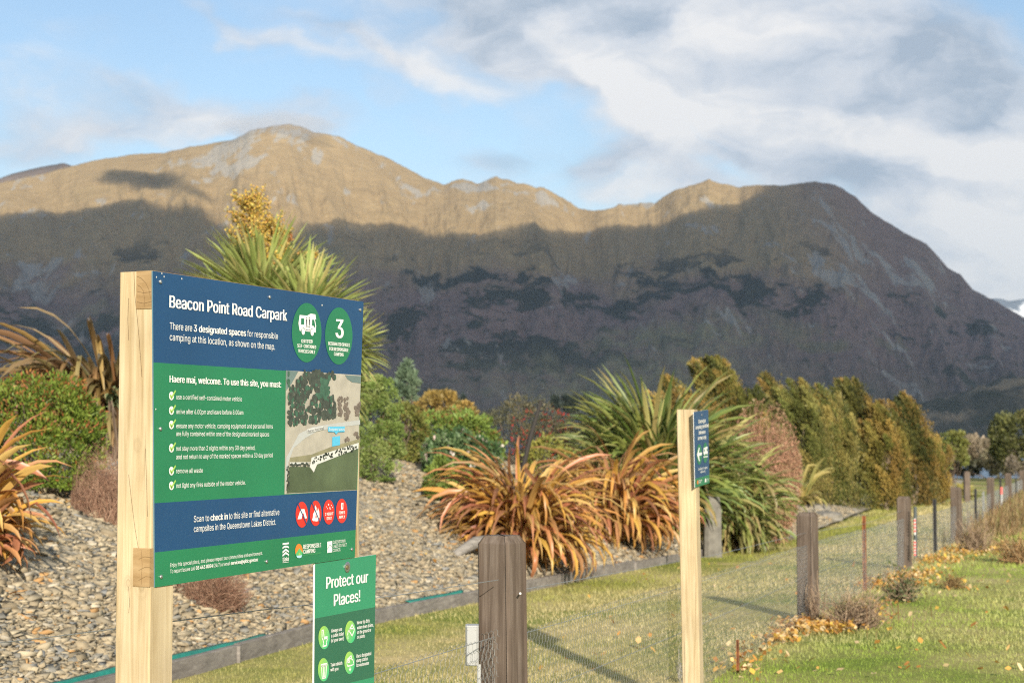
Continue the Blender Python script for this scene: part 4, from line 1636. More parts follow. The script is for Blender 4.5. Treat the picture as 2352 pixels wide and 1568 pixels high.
def fpt(t):
    p = FP0 + FD * SPAN * t
    return np.array([p[0], p[1], float(base_z(p[1]))])


fence = thing('wire_fence', 'rabbit netting fence on dark timber posts running beside the lawn into the distance', 'fence', fpt(0))


def fence_post(X_l, X_r, Ytop, D, t, chamfer=.02, label=None, yaw=math.radians(-32)):
    """square post: left and right edges and the top from the photo, at distance D"""
    c = at((X_l + X_r) / 2, Ytop, D)
    w = (X_r - X_l) / F_PX * D / 1.36
    zb_ = float(base_z(D)) - .3
    h = w / 2
    ch = .07 * w

    def ring(z, s, lean=0):
        pts = []
        for sx, sy in ((-1, -1), (1, -1), (1, 1), (-1, 1)):
            for k in (0, 1):
                a = (sx * (h - (ch if (k == 0) == (sx * sy > 0) else 0)), sy * (h - (ch if (k == 0) != (sx * sy > 0) else 0)))
                pts.append(a)
        out = []
        for a in pts:
            a = (a[0] * s, a[1] * s)
            x = a[0] * math.cos(yaw) - a[1] * math.sin(yaw)
            y = a[0] * math.sin(yaw) + a[1] * math.cos(yaw)
            out.append((c[0] + x + lean, D + w * .5 + y, z))
        return out
    zt_ = c[2]
    mb = MB()
    mb.loft([ring(zb_, 1.03, .02 if t == 0 else 0), ring((zb_ + zt_) / 2, 1.015, .008 if t == 0 else 0), ring(zt_ - w * .22, 1.0), ring(zt_ - w * .005, .74), ring(zt_, .70)])
    o = mb.build('fence_post', M_OLDWOOD, fence)
    if label:
        o['label'] = label
    return c, w


FPX = [(1095, 1210, 1231, 7.0), (1831, 1884, 1177, 15.0), (2061, 2097, 1140, 22.4), (2184, 2213, 1119, 30.0), (2267, 2286, 1096, 38.3), (2309, 2326, 1086, 46.0), (2342, 2356, 1080, 54.0)]
POSTS = []
for i, (a, b, yt, D) in enumerate(FPX):
    POSTS.append(fence_post(a, b, yt, D, i, label='thick dark post with chamfered top nearest the camera' if i == 0 else None))
POSTP = [np.array([c[0], D + w * .5]) for (c, w), (a, b, yt, D) in zip(POSTS, FPX)]
# a pale nail head on the near post
mb = MB()
p = at(1196, 1285 * 1.0 + 76, 7.0)
for X, Y, r in ((1195, 1362, .0045),):
    mb.tube([at(X, Y, 7.03), at(X, Y, 6.985)], r, 8)
mb.build('nail', M_PALE, fence)

# netting: real hexagons between the posts
def netting(a, b, za, zb, hgt, cell, wire, name='netting'):
    L = np.hypot(*(b - a))
    hx = cell                                  # width of a cell along the fence
    rh = cell * .80                            # row pitch
    nx, nz = int(L / hx), int(hgt / rh)
    E = []
    jit = lambda u, v: 0
    for r in range(nz + 1):
        off = (r % 2) * .5
        for k in range(nx):
            u0 = (k + off) * hx
            # slanted pair and the twisted upright
            pA = (u0, r * rh)
            pB = (u0 + hx / 2, r * rh + rh * .30)
            pC = (u0 + hx, r * rh)
            E.append((pA, pB))
            E.append((pB, pC))
            if r < nz:
                E.append((pB, (pB[0], pB[1] + rh * .70)))
    E = np.array(E)
    d = (b - a) / L
    nrm = np.array([-d[1], d[0]])
    u = np.clip(E[:, :, 0], 0, L)
    zz = za + (zb - za) * u / L + E[:, :, 1] - .02
    sway = .018 * (fbm(np.stack([u * .9, E[:, :, 1] * 1.5], -1), 3, 8) - .5) * 2
    zz = zz + .02 * (vnoise(np.stack([u * 2.1, E[:, :, 1] * 0 + 4], -1), 3) - .5)
    P = np.stack([a[0] + d[0] * u + nrm[0] * sway, a[1] + d[1] * u + nrm[1] * sway, zz], -1)
    return P


def wires_mesh(P, rad, name, mat, parent, thick=None):
    """edges (n, 2, 3) as thin three-sided bars"""
    n = len(P)
    t = P[:, 1] - P[:, 0]
    t /= np.linalg.norm(t, axis=1)[:, None] + 1e-9
    up = np.where(np.abs(t[:, 2:3]) > .9, np.array([[1., 0, 0]]), np.array([[0, 0, 1.]]))
    A = np.cross(t, up)
    A /= np.linalg.norm(A, axis=1)[:, None] + 1e-9
    Bv = np.cross(A, t)
    V = []
    for q in (0, 2.094, 4.189):
        o_ = rad * (math.cos(q) * A + math.sin(q) * Bv)
        V += [P[:, 0] + o_, P[:, 1] + o_]
    V = np.stack(V, 1)                          # n, 6, 3
    f = np.array([[0, 1, 3, 2], [2, 3, 5, 4], [4, 5, 1, 0]])
    F = (f[None] + (np.arange(n) * 6)[:, None, None]).reshape(-1, 4)
    return mk(name, V.reshape(-1, 3), F, mat, parent)


NETH = .70
pm1 = FP0 - FD * SPAN
backp = np.array([pm1[0], pm1[1]])
chain = [backp] + POSTP
topz = []
for i in range(len(chain) - 1):
    a, b = chain[i].copy(), chain[i + 1].copy()
    if i == 0:
        b = b + np.array([-.03, -.11])
    if i == 1:
        a = a + np.array([.09, .03])
    za, zb_ = float(base_z(a[1])), float(base_z(b[1]))
    wires_mesh(netting(a, b, za, zb_, NETH, .046 if i < 3 else .06, .0011), .00085 if i < 2 else .0011, 'netting', M_WIRE, fence)
    mb = MB()
    for h in (NETH, NETH * .62):
        pts = []
        for k in range(9):
            u = k / 8.
            q = a + (b - a) * u
            pts.append((q[0], q[1], za + (zb_ - za) * u + h - .02 - .02 * 4 * u * (1 - u)))
        mb.tube(pts, .0016, 5)
    if i == 0:
        # upper plain wire, from the photo's ends
        mb.tube([at(-60, 1482, 4.2), at(140, 1459, 4.5), at(600, 1400, 5.25), at(900, 1368, 5.9), at(1145, 1331, 6.92)], .0016, 5)
    else:
        zt_ = POSTS[i - 1][0][2] - .18
        zt2 = POSTS[i][0][2] - .18
        mb.tube([(a[0], a[1], zt_ - (.05 if i == 1 else 0)), ((a[0] + b[0]) / 2, (a[1] + b[1]) / 2, (zt_ + zt2) / 2 - .05), (b[0], b[1], zt2)], .0016, 5)
    mb.build('strand_wire', M_WIRE, fence)
# chicken wire folded onto the near post's left face
cpa, cpb = at(1101, 1432, 7.03), at(1147, 1416, 6.95)
wires_mesh(netting(np.array([cpa[0], 7.06]), np.array([cpb[0], 6.935]), cpa[2] - .68, cpb[2] - .68, .66, .034, .001), .0009, 'netting', M_WIRE, fence)

# stakes between the posts
def stake(X, Yt, D, wpx, mat, label=None):
    c = at(X, Yt, D)
    w = wpx / F_PX * D / 2
    z0 = float(base_z(D)) - .1
    mb = MB()
    # a Y-section standard: web and flanges
    prof = [(-w, -w * .5), (-w * .25, -w * .12), (0, -w), (w * .25, -w * .12), (w, -w * .5), (w * .5, w * .1), (w * .2, w * .9), (-w * .2, w * .9), (-w * .5, w * .1)]
    mb.loft([[(c[0] + x, D + y, z) for x, y in prof] for z in (z0, c[2])])
    o = mb.build('metal_stake', mat, fence)
    if label:
        o['label'] = label
    return c


stake(1984, 1184, 18.8, 9, M_RUST, 'rust brown stake')
stake(1694, 1468, 11.3, 7, M_RUST, 'short rusty stub')
stake(2146, 1146, 26.2, 9, M_DKSTEEL)
stake(2240, 1122, 34.0, 6, M_DKSTEEL)
stake(2258, 1128, 35.2, 5, M_STEEL)
stake(2297, 1100, 42, 5, M_DKSTEEL)
stake(2333, 1097, 50, 4, M_DKSTEEL)

# ------------------------------------------------------------------ grey box on the near post
bx = thing('electrical_box', 'small pale grey electrical box fixed to the near fence post', 'electrical box', at(1085, 1530, 7.05))
mb = MB()
q0, q1 = at(1069, 1436, 7.0), at(1099, 1528, 7.0)


def box_at(mb, x0, x1, y0, y1, z0, z1, b=.004, m=0):
    r = [(x0 + b, y0), (x1 - b, y0), (x1, y0 + b), (x1, y1 - b), (x1 - b, y1), (x0 + b, y1), (x0, y1 - b), (x0, y0 + b)]
    mb.loft([[(x, y, z) for x, y in r] for z in (z0, z1)], m)


box_at(mb, q0[0], q1[0], 7.0, 7.07, q1[2], q0[2], .006)
mb.build('housing', M_GREYBOX, bx)
mb = MB()
box_at(mb, q0[0] + .004, q1[0] - .004, 6.986, 6.9995, q1[2] + .004, q0[2] - .004, .004)
lid = mb.build('lid', plain('pale_grey_plastic', (.33, .34, .34), .45), bx)
mb = MB()
for sx in (.2, .8):
    for sz in (.08, .92):
        x, z = q0[0] + (q1[0] - q0[0]) * sx, q1[2] + (q0[2] - q1[2]) * sz
        mb = MB()
        mb.tube([(x, 6.987, z), (x, 6.983, z)], .0035, 8)
        mb.build('screw', M_STEEL, lid)
mb = MB()
cx_ = at(1100, 1530, 7.04)
mb.tube([(cx_[0], 7.04, cx_[2] + .01), (cx_[0], 7.04, float(base_z(7)) - .05)], .009, 10)
mb.build('conduit', M_GREYBOX, bx)

# ------------------------------------------------------------------ timber edging
edg = thing('timber_edging', 'low grey timber board edging between the gravel bed and the lawn', 'edging', (*EDGE[0], float(base_z(EDGE[0][1]))))
ls = line_at(np.array([0.]))[4]
seg = np.hypot(*np.diff(BEDLINE, axis=0).T)
cum = np.concatenate([[0], np.cumsum(seg)])
s_end = cum[8] + 1.2
s = 4.0
k = 0
while s < s_end:
    L = 2.9 if k % 3 else 2.4
    e = min(s + L, s_end)
    ss = np.linspace(s + .004, e - .004, 5)
    x, y, nx, ny, _ = line_at(ss)
    h = .128 + .008 * math.sin(k * 2.1)
    rings = []
    for i in range(5):
        zz = float(base_z(y[i]))
        rings.append([(x[i], y[i], zz - .05), (x[i], y[i], zz + h - .006), (x[i] + nx[i] * .006, y[i] + ny[i] * .006, zz + h), (x[i] + nx[i] * .05, y[i] + ny[i] * .05, zz + h), (x[i] + nx[i] * .05, y[i] + ny[i] * .05, zz - .05)])
    mb = MB()
    mb.loft(rings)
    mb.build('board', M_GREYWOOD, edg)
    if k % 2 == 0 and y[0] < 33:
        mb = MB()
        zz = float(base_z(y[0]))
        box_at(mb, x[0] - .04, x[0] + .01, y[0] - .055, y[0] - .005, zz - .05, zz + h - .01, .003)
        mb.build('peg', M_GREYWOOD, edg)
    s = e
    k += 1
# weed mat showing behind the boards
def weedmat(s0, s1, seed, label):
    ss = np.arange(s0, s1, .06)
    x, y, nx, ny, _ = line_at(ss)
    up = .004 + .03 * np.clip(fbm(np.stack([ss * 1.3, ss * 0], -1), 3, seed) - .38, 0, 1) * 2
    z = base_z(y) + .122
    w = .055 + .01 * np.sin(ss * 5)
    A = np.stack([x + nx * .053, y + ny * .053, z - .04], -1)
    Bq = np.stack([x + nx * w, y + ny * w, z + up], -1)
    Cq = np.stack([x + nx * (w + .05), y + ny * (w + .05), z + up * .6 + .01], -1)
    V = np.stack([A, Bq, Cq], 1).reshape(-1, 3)
    o = mk('weed_mat', V, grid_faces(3, len(ss)), M_TEAL, base=A[0])
    so = o.modifiers.new('thickness', 'SOLIDIFY')
    so.thickness = .003
    tag(o, label, 'weed mat', 'weed mat edges along the timber board')


weedmat(4.5, cum[2] + 1.3, 3, 'long strip of teal weed mat along the board behind the big sign post')
weedmat(cum[3] + .8, cum[4] - .2, 8, 'short ruffled piece of teal weed mat left of the near fence post')

# ------------------------------------------------------------------ driftwood and rocks
H = hit(1050, 1275)
Dd = H[1]
dw = thing('driftwood', 'bleached grey driftwood branch lying on the gravel left of the near fence post', 'driftwood', H)
mb = MB()
pts = [at(1003, 1290, Dd - .05), at(1025, 1284, Dd - .02), at(1048, 1271, Dd), at(1070, 1258, Dd + .05), at(1092, 1245, Dd + .12), at(1120, 1243, Dd + .2), at(1150, 1250, Dd + .3)]
mb.tube(pts, [.012, .032, .05, .06, .07, .075, .05], 9)
mb.tube([at(1046, 1276, Dd - .03), at(1025, 1290, Dd - .1), at(1003, 1292, Dd - .14)], [.04, .025, .01], 7)
o = mb.build('branch', M_DRIFT, dw, smooth=True)


def rock(name, label, cx_, cy_, wpx, hpx, D, mat, flat=1.0, seed=0, depth=None, cat='rock'):
    """an angular stone: a jittered block with cut corners"""
    c = at(cx_, cy_, D)
    w, h = px_m(wpx, D) / 2, px_m(hpx, D)
    dp = depth or w
    rr = np.random.default_rng(seed)
    z0 = float(surf(c[0], D)[0]) - .06
    rings = []
    for q, zf in ((1.04, 0), (1.0, .35), (.97, .75), (.82, .97), (.55, 1.0)):
        r = []
        for k in range(12):
            a = k / 12 * 2 * math.pi
            sx, sy = math.cos(a), math.sin(a)
            n = max(abs(sx), abs(sy)) ** .75
            j = 1 + rr.normal(0, .045)
            r.append((c[0] + sx / n * w * q * j, D + dp * .6 + sy / n * dp * q * j, z0 + (h + c[2] - h - z0 + h) * 0 + (c[2] - z0) * zf + rr.normal(0, .012) * h))
        rings.append(r)
    mb = MB()
    mb.loft(rings)
    return tag(mb.build(name, mat, base=(c[0], D, z0)), label, cat)


rock('standing_stone', 'upright grey schist slab standing just behind the arrow signpost', 1637, 1138, 40, 122, 25.5, M_CONC, seed=1, depth=.12)
rock('rock', 'long flat pale rock at the far end of the timber edging', 1905, 1176, 62, 34, 38, M_ROCK, seed=2, depth=.5)
rock('rock', 'pale ledge of rock under the small yellow flax', 1862, 1158, 90, 36, 40, M_ROCK, seed=3, depth=.5)
rock('rock', 'low dark topped rock beside the lawn at the end of the edging', 1962, 1189, 66, 18, 42, M_CONC, seed=4, depth=.4)

# marker on the third post, poles beyond
mk3 = thing('marker_board', 'narrow black marker board with red and white lettering beside a fence post', 'marker', at(2101, 1280, 22.2))
mb = MB()
a, b = at(2097.5, 1163, 22.25), at(2105.5, 1278, 22.25)
box_at(mb, a[0], b[0], 22.2, 22.24, b[2], a[2], .003)
mb.build('board', plain('marker_black', (.03, .045, .05), .5), mk3)
mb = MB()
for y0, y1 in ((1190, 1228), (1240, 1276)):
    p, q = at(2099, y0, 22.19), at(2104.3, y1, 22.19)
    box_at(mb, p[0] + .006, q[0] - .006, 22.194, 22.1985, q[2], p[2], .001)
mb.build('white_strip', M_PALE, mk3)
mb = MB()
for k in range(9):
    mb = MB()
    y0 = (1193 + k * 8) if k < 4 else (1243 + (k - 4) * 7)
    p, q = at(2100.3, y0, 22.18), at(2103.2, y0 + 4, 22.18)
    box_at(mb, p[0] - .004, q[0] + .004, 22.189, 22.193, q[2], p[2], .0005)
    mb.build('red_letter', M_RED, mk3)
mk4 = thing('marker_pole', 'thin white marker pole tied with pink tape by the far fence', 'marker', at(2300, 1166, 40))
mb = MB()
p, q = at(2300, 1120, 40), at(2300, 1166, 40)
mb.tube([(p[0], 40, p[2] - .15), (p[0], 40, q[2] - .3)], .022, 8)
mb.build('pole', M_GREYBOX, mk4)
mb = MB()
mb.tube([(p[0], 40, p[2] + .02), (p[0], 40, p[2] - .149)], .027, 8)
mb.build('tape', M_PINK, mk4)
fb = thing('wooden_post', 'lone grey wooden post in the dry paddock left of the far fence', 'post', at(2222, 1112, 52))
mb = MB()
p = at(2222, 1082, 52)
box_at(mb, p[0] - .09, p[0] + .09, 52, 52.18, float(base_z(52)) - .2, p[2] - .03, .015)
box_at(mb, p[0] - .07, p[0] + .07, 52.02, 52.16, p[2] - .03, p[2], .03)
mb.build('shaft', M_OLDWOOD, fb)
# ------------------------------------------------------------------ plants
def rgb(*p):
    return np.array(p, float)


def straps(base, az, el, L, W, droop, c0, c1, K=8, twist=None, fold=.28, tipfrac=.25, kink=None, power=1.6):
    """arching strap leaves; returns vertices, faces, colours"""
    n = len(az)
    t = np.linspace(0, 1, K + 1)
    pos = np.zeros((n, K + 1, 3))
    pos[:, 0] = base
    tw = np.zeros(n) if twist is None else twist
    sides = np.zeros((n, K + 1, 3))
    nrms = np.zeros((n, K + 1, 3))
    for k in range(K + 1):
        e = el - droop * t[k] ** power
        if kink is not None:
            e = e - kink * (t[k] > .62)
        a = az + tw * .35 * t[k]
        d = np.stack([np.cos(e) * np.cos(a), np.cos(e) * np.sin(a), np.sin(e)], -1)
        if k < K:
            pos[:, k + 1] = pos[:, k] + d * (L / K)[:, None]
        s_ = np.stack([-np.sin(a), np.cos(a), 0 * a], -1)
        nn = np.cross(d, s_)
        q = tw * t[k]
        sides[:, k] = s_ * np.cos(q)[:, None] + nn * np.sin(q)[:, None]
        nrms[:, k] = np.cross(d, sides[:, k])
    prof = np.minimum(1, .55 + t * 1.6) * np.clip((1 - t) / tipfrac, 0, 1) ** .7
    prof[-1] = .03
    w = W[:, None] * prof[None] / 2
    lft = pos + sides * w[..., None]
    rgt = pos - sides * w[..., None]
    mid = pos + nrms * (w * fold * 2)[..., None] * -1
    V = np.stack([lft, mid, rgt], 2)             # n, K+1, 3, 3
    idx = np.arange(n)[:, None] * (K + 1) * 3 + np.arange(K)[None] * 3
    F = np.concatenate([np.stack([idx, idx + 1, idx + 4, idx + 3], -1), np.stack([idx + 1, idx + 2, idx + 5, idx + 4], -1)], 1).reshape(-1, 4)
    tt = t[None, :, None, None]
    C = c0[:, None, None] * (1 - tt) + c1[:, None, None] * tt
    C = np.repeat(C, 3, 2) * np.array([1.08, .86, 1.0])[None, None, :, None]
    return V.reshape(-1, 3), F, C.reshape(-1, 3)


def pick(pal, n, w=None, var=.15, rng=None):
    rng = rng or RNG
    pal = np.array(pal, float)
    i = rng.choice(len(pal), n, p=w)
    return pal[i] * rng.uniform(1 - var, 1 + var, (n, 1))


def flax(name, label, X, Y, D, wpx, hpx, n, pal, tip, width=.055, up=.55, lean=0.0, group=None, stalks=0, seed=0, cat='flax', fans=9, w=None, droop=(1.15, 2.5), ground=True, Lk=1.0, elmax=86):
    """a flax clump: fans of strap leaves from a tight crown, arching outwards"""
    rng = np.random.default_rng(seed)
    D = D or float(hit(X, Y)[1])
    c = at(X, Y, D)
    if ground:
        c[2] = float(surf(c[0], D)[0])
    H, R = px_m(hpx, D), px_m(wpx, D) / 2
    root = thing(name, label, cat, c, group)
    fa = rng.uniform(0, 2 * math.pi, fans)
    fr = R * .22 * np.sqrt(rng.uniform(0, 1, fans))
    k = rng.integers(0, fans, n)
    base = np.stack([c[0] + np.cos(fa[k]) * fr[k] + rng.normal(0, .02, n), c[1] + np.sin(fa[k]) * fr[k] + rng.normal(0, .02, n), c[2] - .02 + rng.uniform(0, .08, n)], -1)
    az = rng.uniform(0, 2 * math.pi, n)
    az = np.where(rng.random(n) < .4, fa[k] + rng.normal(0, .5, n), az)
    q = rng.random(n)
    el = np.radians(elmax - (elmax - 26) * q ** .9)
    L = (H * 1.22 * (1 - q) + R * 1.22 * q) * rng.uniform(.6, 1.2, n) * Lk * 1.08
    dr = rng.uniform(droop[0], droop[1], n) * (.85 + .3 * q)
    az = az + lean * 0
    W = width * rng.uniform(.55, 1.2, n)
    c0 = pick(pal, n, w, .2, rng)
    c1 = c0 * .6 + pick(tip, n, None, .2, rng) * .4
    kink = np.where(rng.random(n) < .26, rng.uniform(.5, 1.5, n), 0)
    V, F, C = straps(base, az, el, L, W, dr, c0, c1, 9, rng.normal(0, .8, n), .25, .24, kink, 1.9)
    if lean:
        hh = np.clip(V[:, 2] - c[2], 0, None)
        V[:, 0] += lean * hh
    mk('leaves', V, F, M_STRAP, root, cols=C, smooth=True)
    # dead skirt at the base
    m = n // 5
    k = rng.integers(0, fans, m)
    base = np.stack([c[0] + np.cos(fa[k]) * fr[k], c[1] + np.sin(fa[k]) * fr[k], np.full(m, c[2] + .02)], -1)
    V, F, C = straps(base, rng.uniform(0, 6.28, m), rng.uniform(.1, .7, m), R * rng.uniform(.5, 1.0, m), width * .6 * np.ones(m), rng.uniform(.6, 1.5, m), pick([(.20, .12, .06), (.28, .19, .10), (.13, .08, .05)], m, None, .2, rng), pick([(.30, .20, .11)], m, None, .2, rng), 6, rng.normal(0, 1, m))
    mk('dead_leaves', V, F, M_STRAP, root, cols=C)
    for s in range(stalks):
        pass
    return root, c


def leaf_quads(P, N, L, W, C, rng, up=.3):
    """small folded leaves at points P facing N"""
    n = len(P)
    a = rng.normal(0, 1, (n, 3)) * .7 + N * .8 + np.array([0, 0, up])
    a /= np.linalg.norm(a, axis=1)[:, None] + 1e-9
    r = rng.normal(0, 1, (n, 3))
    b = np.cross(a, r)
    b /= np.linalg.norm(b, axis=1)[:, None] + 1e-9
    L = np.broadcast_to(L, (n,))[:, None]
    W = np.broadcast_to(W, (n,))[:, None]
    nn = np.cross(a, b)
    V = np.stack([P, P + a * L * .5 + b * W * .5 + nn * W * .12, P + a * L, P + a * L * .5 - b * W * .5 + nn * W * .12], 1)
    F = (np.arange(n) * 4)[:, None] + np.arange(4)[None]
    return V.reshape(-1, 3), F, np.repeat(C, 4, 0)


def stems(root, c, top, n, rad, col, name='stem', seed=0, spread=.5):
    rng = np.random.default_rng(seed)
    mb = MB()
    for k in range(n):
        t = np.array(top[k % len(top)], float)
        p0 = np.array(c) + np.array([rng.normal(0, .04), rng.normal(0, .04), -.05])
        m1 = p0 + (t - p0) * .4 + np.array([rng.normal(0, .04), rng.normal(0, .04), .02])
        mb.tube([p0, m1, t], [rad, rad * .7, rad * .3], 6)
    return mb.build(name, col, root)


M_BARK = woodmat('brown_bark', (.07, .05, .035), (.13, .095, .07), (.20, .155, .12), bump=.5)
M_PALEBARK = woodmat('pale_bark', (.16, .115, .08), (.26, .20, .15), (.34, .27, .21), bump=.5)


def bush(name, label, X, Yt, Yb, wpx, D, n, leaf, pal, w=None, lumps=60, seed=0, cat='shrub', group=None, depth=.9, tips=None, tipfrac=.0, shape=2.2, up=.4, flowers=None, aspect=.5, ground=False, skew=0.0, lumpr=.3, hollow=.55, lift=1.3):
    """a leafy shrub: leaves gathered in lumps over an uneven dome"""
    rng = np.random.default_rng(seed)
    D = D or float(hit(X, Yb)[1])
    ct, cb = at(X, Yt, D), at(X, Yb, D)
    z0 = float(surf(ct[0], D)[0])
    zb_ = min(cb[2], z0 + .1) if ground else cb[2]
    if ground:
        zb_ -= .16 * (ct[2] - zb_)
    zt_ = ct[2]
    R = px_m(wpx, D) / 2
    base = np.array([ct[0], D, min(z0, zb_)])
    root = thing(name, label, cat, base, group)
    H = zt_ - zb_
    # lump centres over a super-ellipsoid
    d = rng.normal(0, 1, (lumps * 3, 3))
    d /= np.linalg.norm(d, axis=1)[:, None]
    d = d[d[:, 2] > (-.9 if ground else -.75)][:lumps]
    e = 2 / shape
    sc = (np.abs(d) ** shape).sum(1) ** (-1 / shape)
    dirs = d * sc[:, None]
    rr = rng.uniform(.74, .98, len(d))
    LC = np.stack([ct[0] + dirs[:, 0] * R * rr * .88 + skew * dirs[:, 2] * R, D + dirs[:, 1] * R * depth * rr * .88, zb_ + H * .5 + dirs[:, 2] * H * .5 * rr * .9], -1)
    lr = lumpr * min(R, H * .6) * rng.uniform(.6, 1.25, len(d))
    k = rng.integers(0, len(d), n)
    v = rng.normal(0, 1, (n, 3))
    v /= np.linalg.norm(v, axis=1)[:, None]
    v = v + dirs[k] * .55
    v /= np.linalg.norm(v, axis=1)[:, None]
    q = (hollow + (1 - hollow) * rng.random(n))[:, None]
    P = LC[k] + v * lr[k][:, None] * q
    P[:, 2] = np.maximum(P[:, 2], z0 + .01) if ground else P[:, 2]
    lc = pick(pal, len(d), w, .24, rng)
    C = (lc[k] * .7 + pick(pal, n, w, .14, rng) * .3) * lift
    if tips:
        tl = rng.random(len(d)) ** 1.5 * tipfrac * 2.4
        tm = (rng.random(n) < tl[k]) & (v[:, 2] > -.1) & (q[:, 0] > .72)
        C[tm] = pick(tips, int(tm.sum()), None, .2, rng)
    L = leaf * rng.uniform(.7, 1.3, n)
    V, F, C = leaf_quads(P, v, L, L * aspect, C, rng, up)
    mk('foliage', V, F, M_LEAF, root, cols=C)
    stems(root, base, [LC[i] for i in rng.choice(len(LC), 9)], 9, .018, M_BARK, 'stem', seed)
    if flowers:
        nf, fc, fs, fname, sel = flowers
        k = rng.integers(0, len(d), nf * 4)
        v = dirs[k] + rng.normal(0, .5, (nf * 4, 3))
        v /= np.linalg.norm(v, axis=1)[:, None]
        P = LC[k] + v * lr[k][:, None] * 1.02
        if sel is not None:
            u = np.stack([(P[:, 0] - ct[0]) / R, (P[:, 2] - zb_) / H], -1)
            P = P[sel(u)][:nf]
        else:
            P = P[:nf]
        m = len(P)
        s_ = fs * rng.uniform(.6, 1.2, m)
        V, F, C = [], [], []
        for t in range(3):
            a, b_, c_ = leaf_quads(P + rng.normal(0, fs * .15, (m, 3)), rng.normal(0, 1, (m, 3)), s_, s_ * .9, pick(fc, m, None, .15, rng), rng, .2)
            F.append(b_ + 4 * m * t)
            V.append(a)
            C.append(c_)
        mk(fname, np.concatenate(V), np.concatenate(F), M_LEAF, root, cols=np.concatenate(C))
    return root


def twiggy(name, label, X, Yt, Yb, wpx, D, n, pal, seed=0, cat='shrub', group=None, thick=.003, lean=0.0, leafn=0, leafpal=None, leafs=.02, oval=False, droopy=.6):
    """a wiry shrub: many fine branching stems"""
    rng = np.random.default_rng(seed)
    ct, cb = at(X, Yt, D), at(X, Yb, D)
    z0 = min(float(surf(ct[0], D)[0]), cb[2])
    R, H = px_m(wpx, D) / 2, ct[2] - z0
    base = np.array([ct[0], D, z0])
    root = thing(name, label, cat, base, group)
    segs, cols = [], []
    K = 7
    p = base + rng.normal(0, 1, (n, 3)) * np.array([R * .25, R * .22, .0])
    p[:, 2] = z0 + rng.uniform(0, H * .35, n) * (rng.random(n) < .6)
    az = rng.uniform(0, 6.28, n)
    el = np.radians(rng.uniform(15, 90, n))
    L = np.where(np.sin(el) > .6, H * .85, R * 1.0) * rng.uniform(.5, 1.1, n)
    pts = [p]
    d = np.stack([np.cos(el) * np.cos(az), np.cos(el) * np.sin(az), np.sin(el)], -1)
    for k in range(K):
        d = d + rng.normal(0, .22, (n, 3)) + np.array([lean * .12, 0, -droopy * .06])
        d /= np.linalg.norm(d, axis=1)[:, None]
        p = p + d * (L / K)[:, None]
        # stay inside an oval
        u = (p - (base + np.array([0, 0, H * .5]))) / np.array([R, R * .9, H * .55])
        r = np.linalg.norm(u, axis=1)
        f = np.where(r > 1, 1 / r, 1)[:, None]
        p = (base + np.array([0, 0, H * .5])) + u * f * np.array([R, R * .9, H * .55])
        pts.append(p)
    pts = np.stack(pts, 1)
    pts[:, :, 2] = np.maximum(pts[:, :, 2], z0 - .02)
    c = pick(pal, n, None, .25, rng)
    # ribbons crossed in two planes
    V, F, C = [], [], []
    side = np.stack([-np.sin(az), np.cos(az), 0 * az], -1)
    for sd in (side, np.broadcast_to(np.array([0, 0, 1.0]), side.shape)):
        w = thick * np.linspace(1, .4, K + 1)[None, :, None] * sd[:, None]
        q = np.stack([pts + w, pts - w], 2).reshape(-1, 3)
        i = np.arange(n)[:, None] * (K + 1) * 2 + np.arange(K)[None] * 2
        f = np.stack([i, i + 1, i + 3, i + 2], -1).reshape(-1, 4) + sum(len(x) for x in V)
        V.append(q)
        F.append(f)
        C.append(np.repeat(c, (K + 1) * 2, 0))
    mk('twigs', np.concatenate(V), np.concatenate(F), M_TWIG, root, cols=np.concatenate(C))
    if leafn:
        i, j = rng.integers(0, n, leafn), rng.integers(2, K + 1, leafn)
        P = pts[i, j] + rng.normal(0, .02, (leafn, 3))
        V, F, C = leaf_quads(P, rng.normal(0, 1, (leafn, 3)), leafs * rng.uniform(.6, 1.3, leafn), leafs * .4, pick(leafpal, leafn, None, .25, rng), rng, .3)
        mk('foliage', V, F, M_LEAF, root, cols=C)
    return root


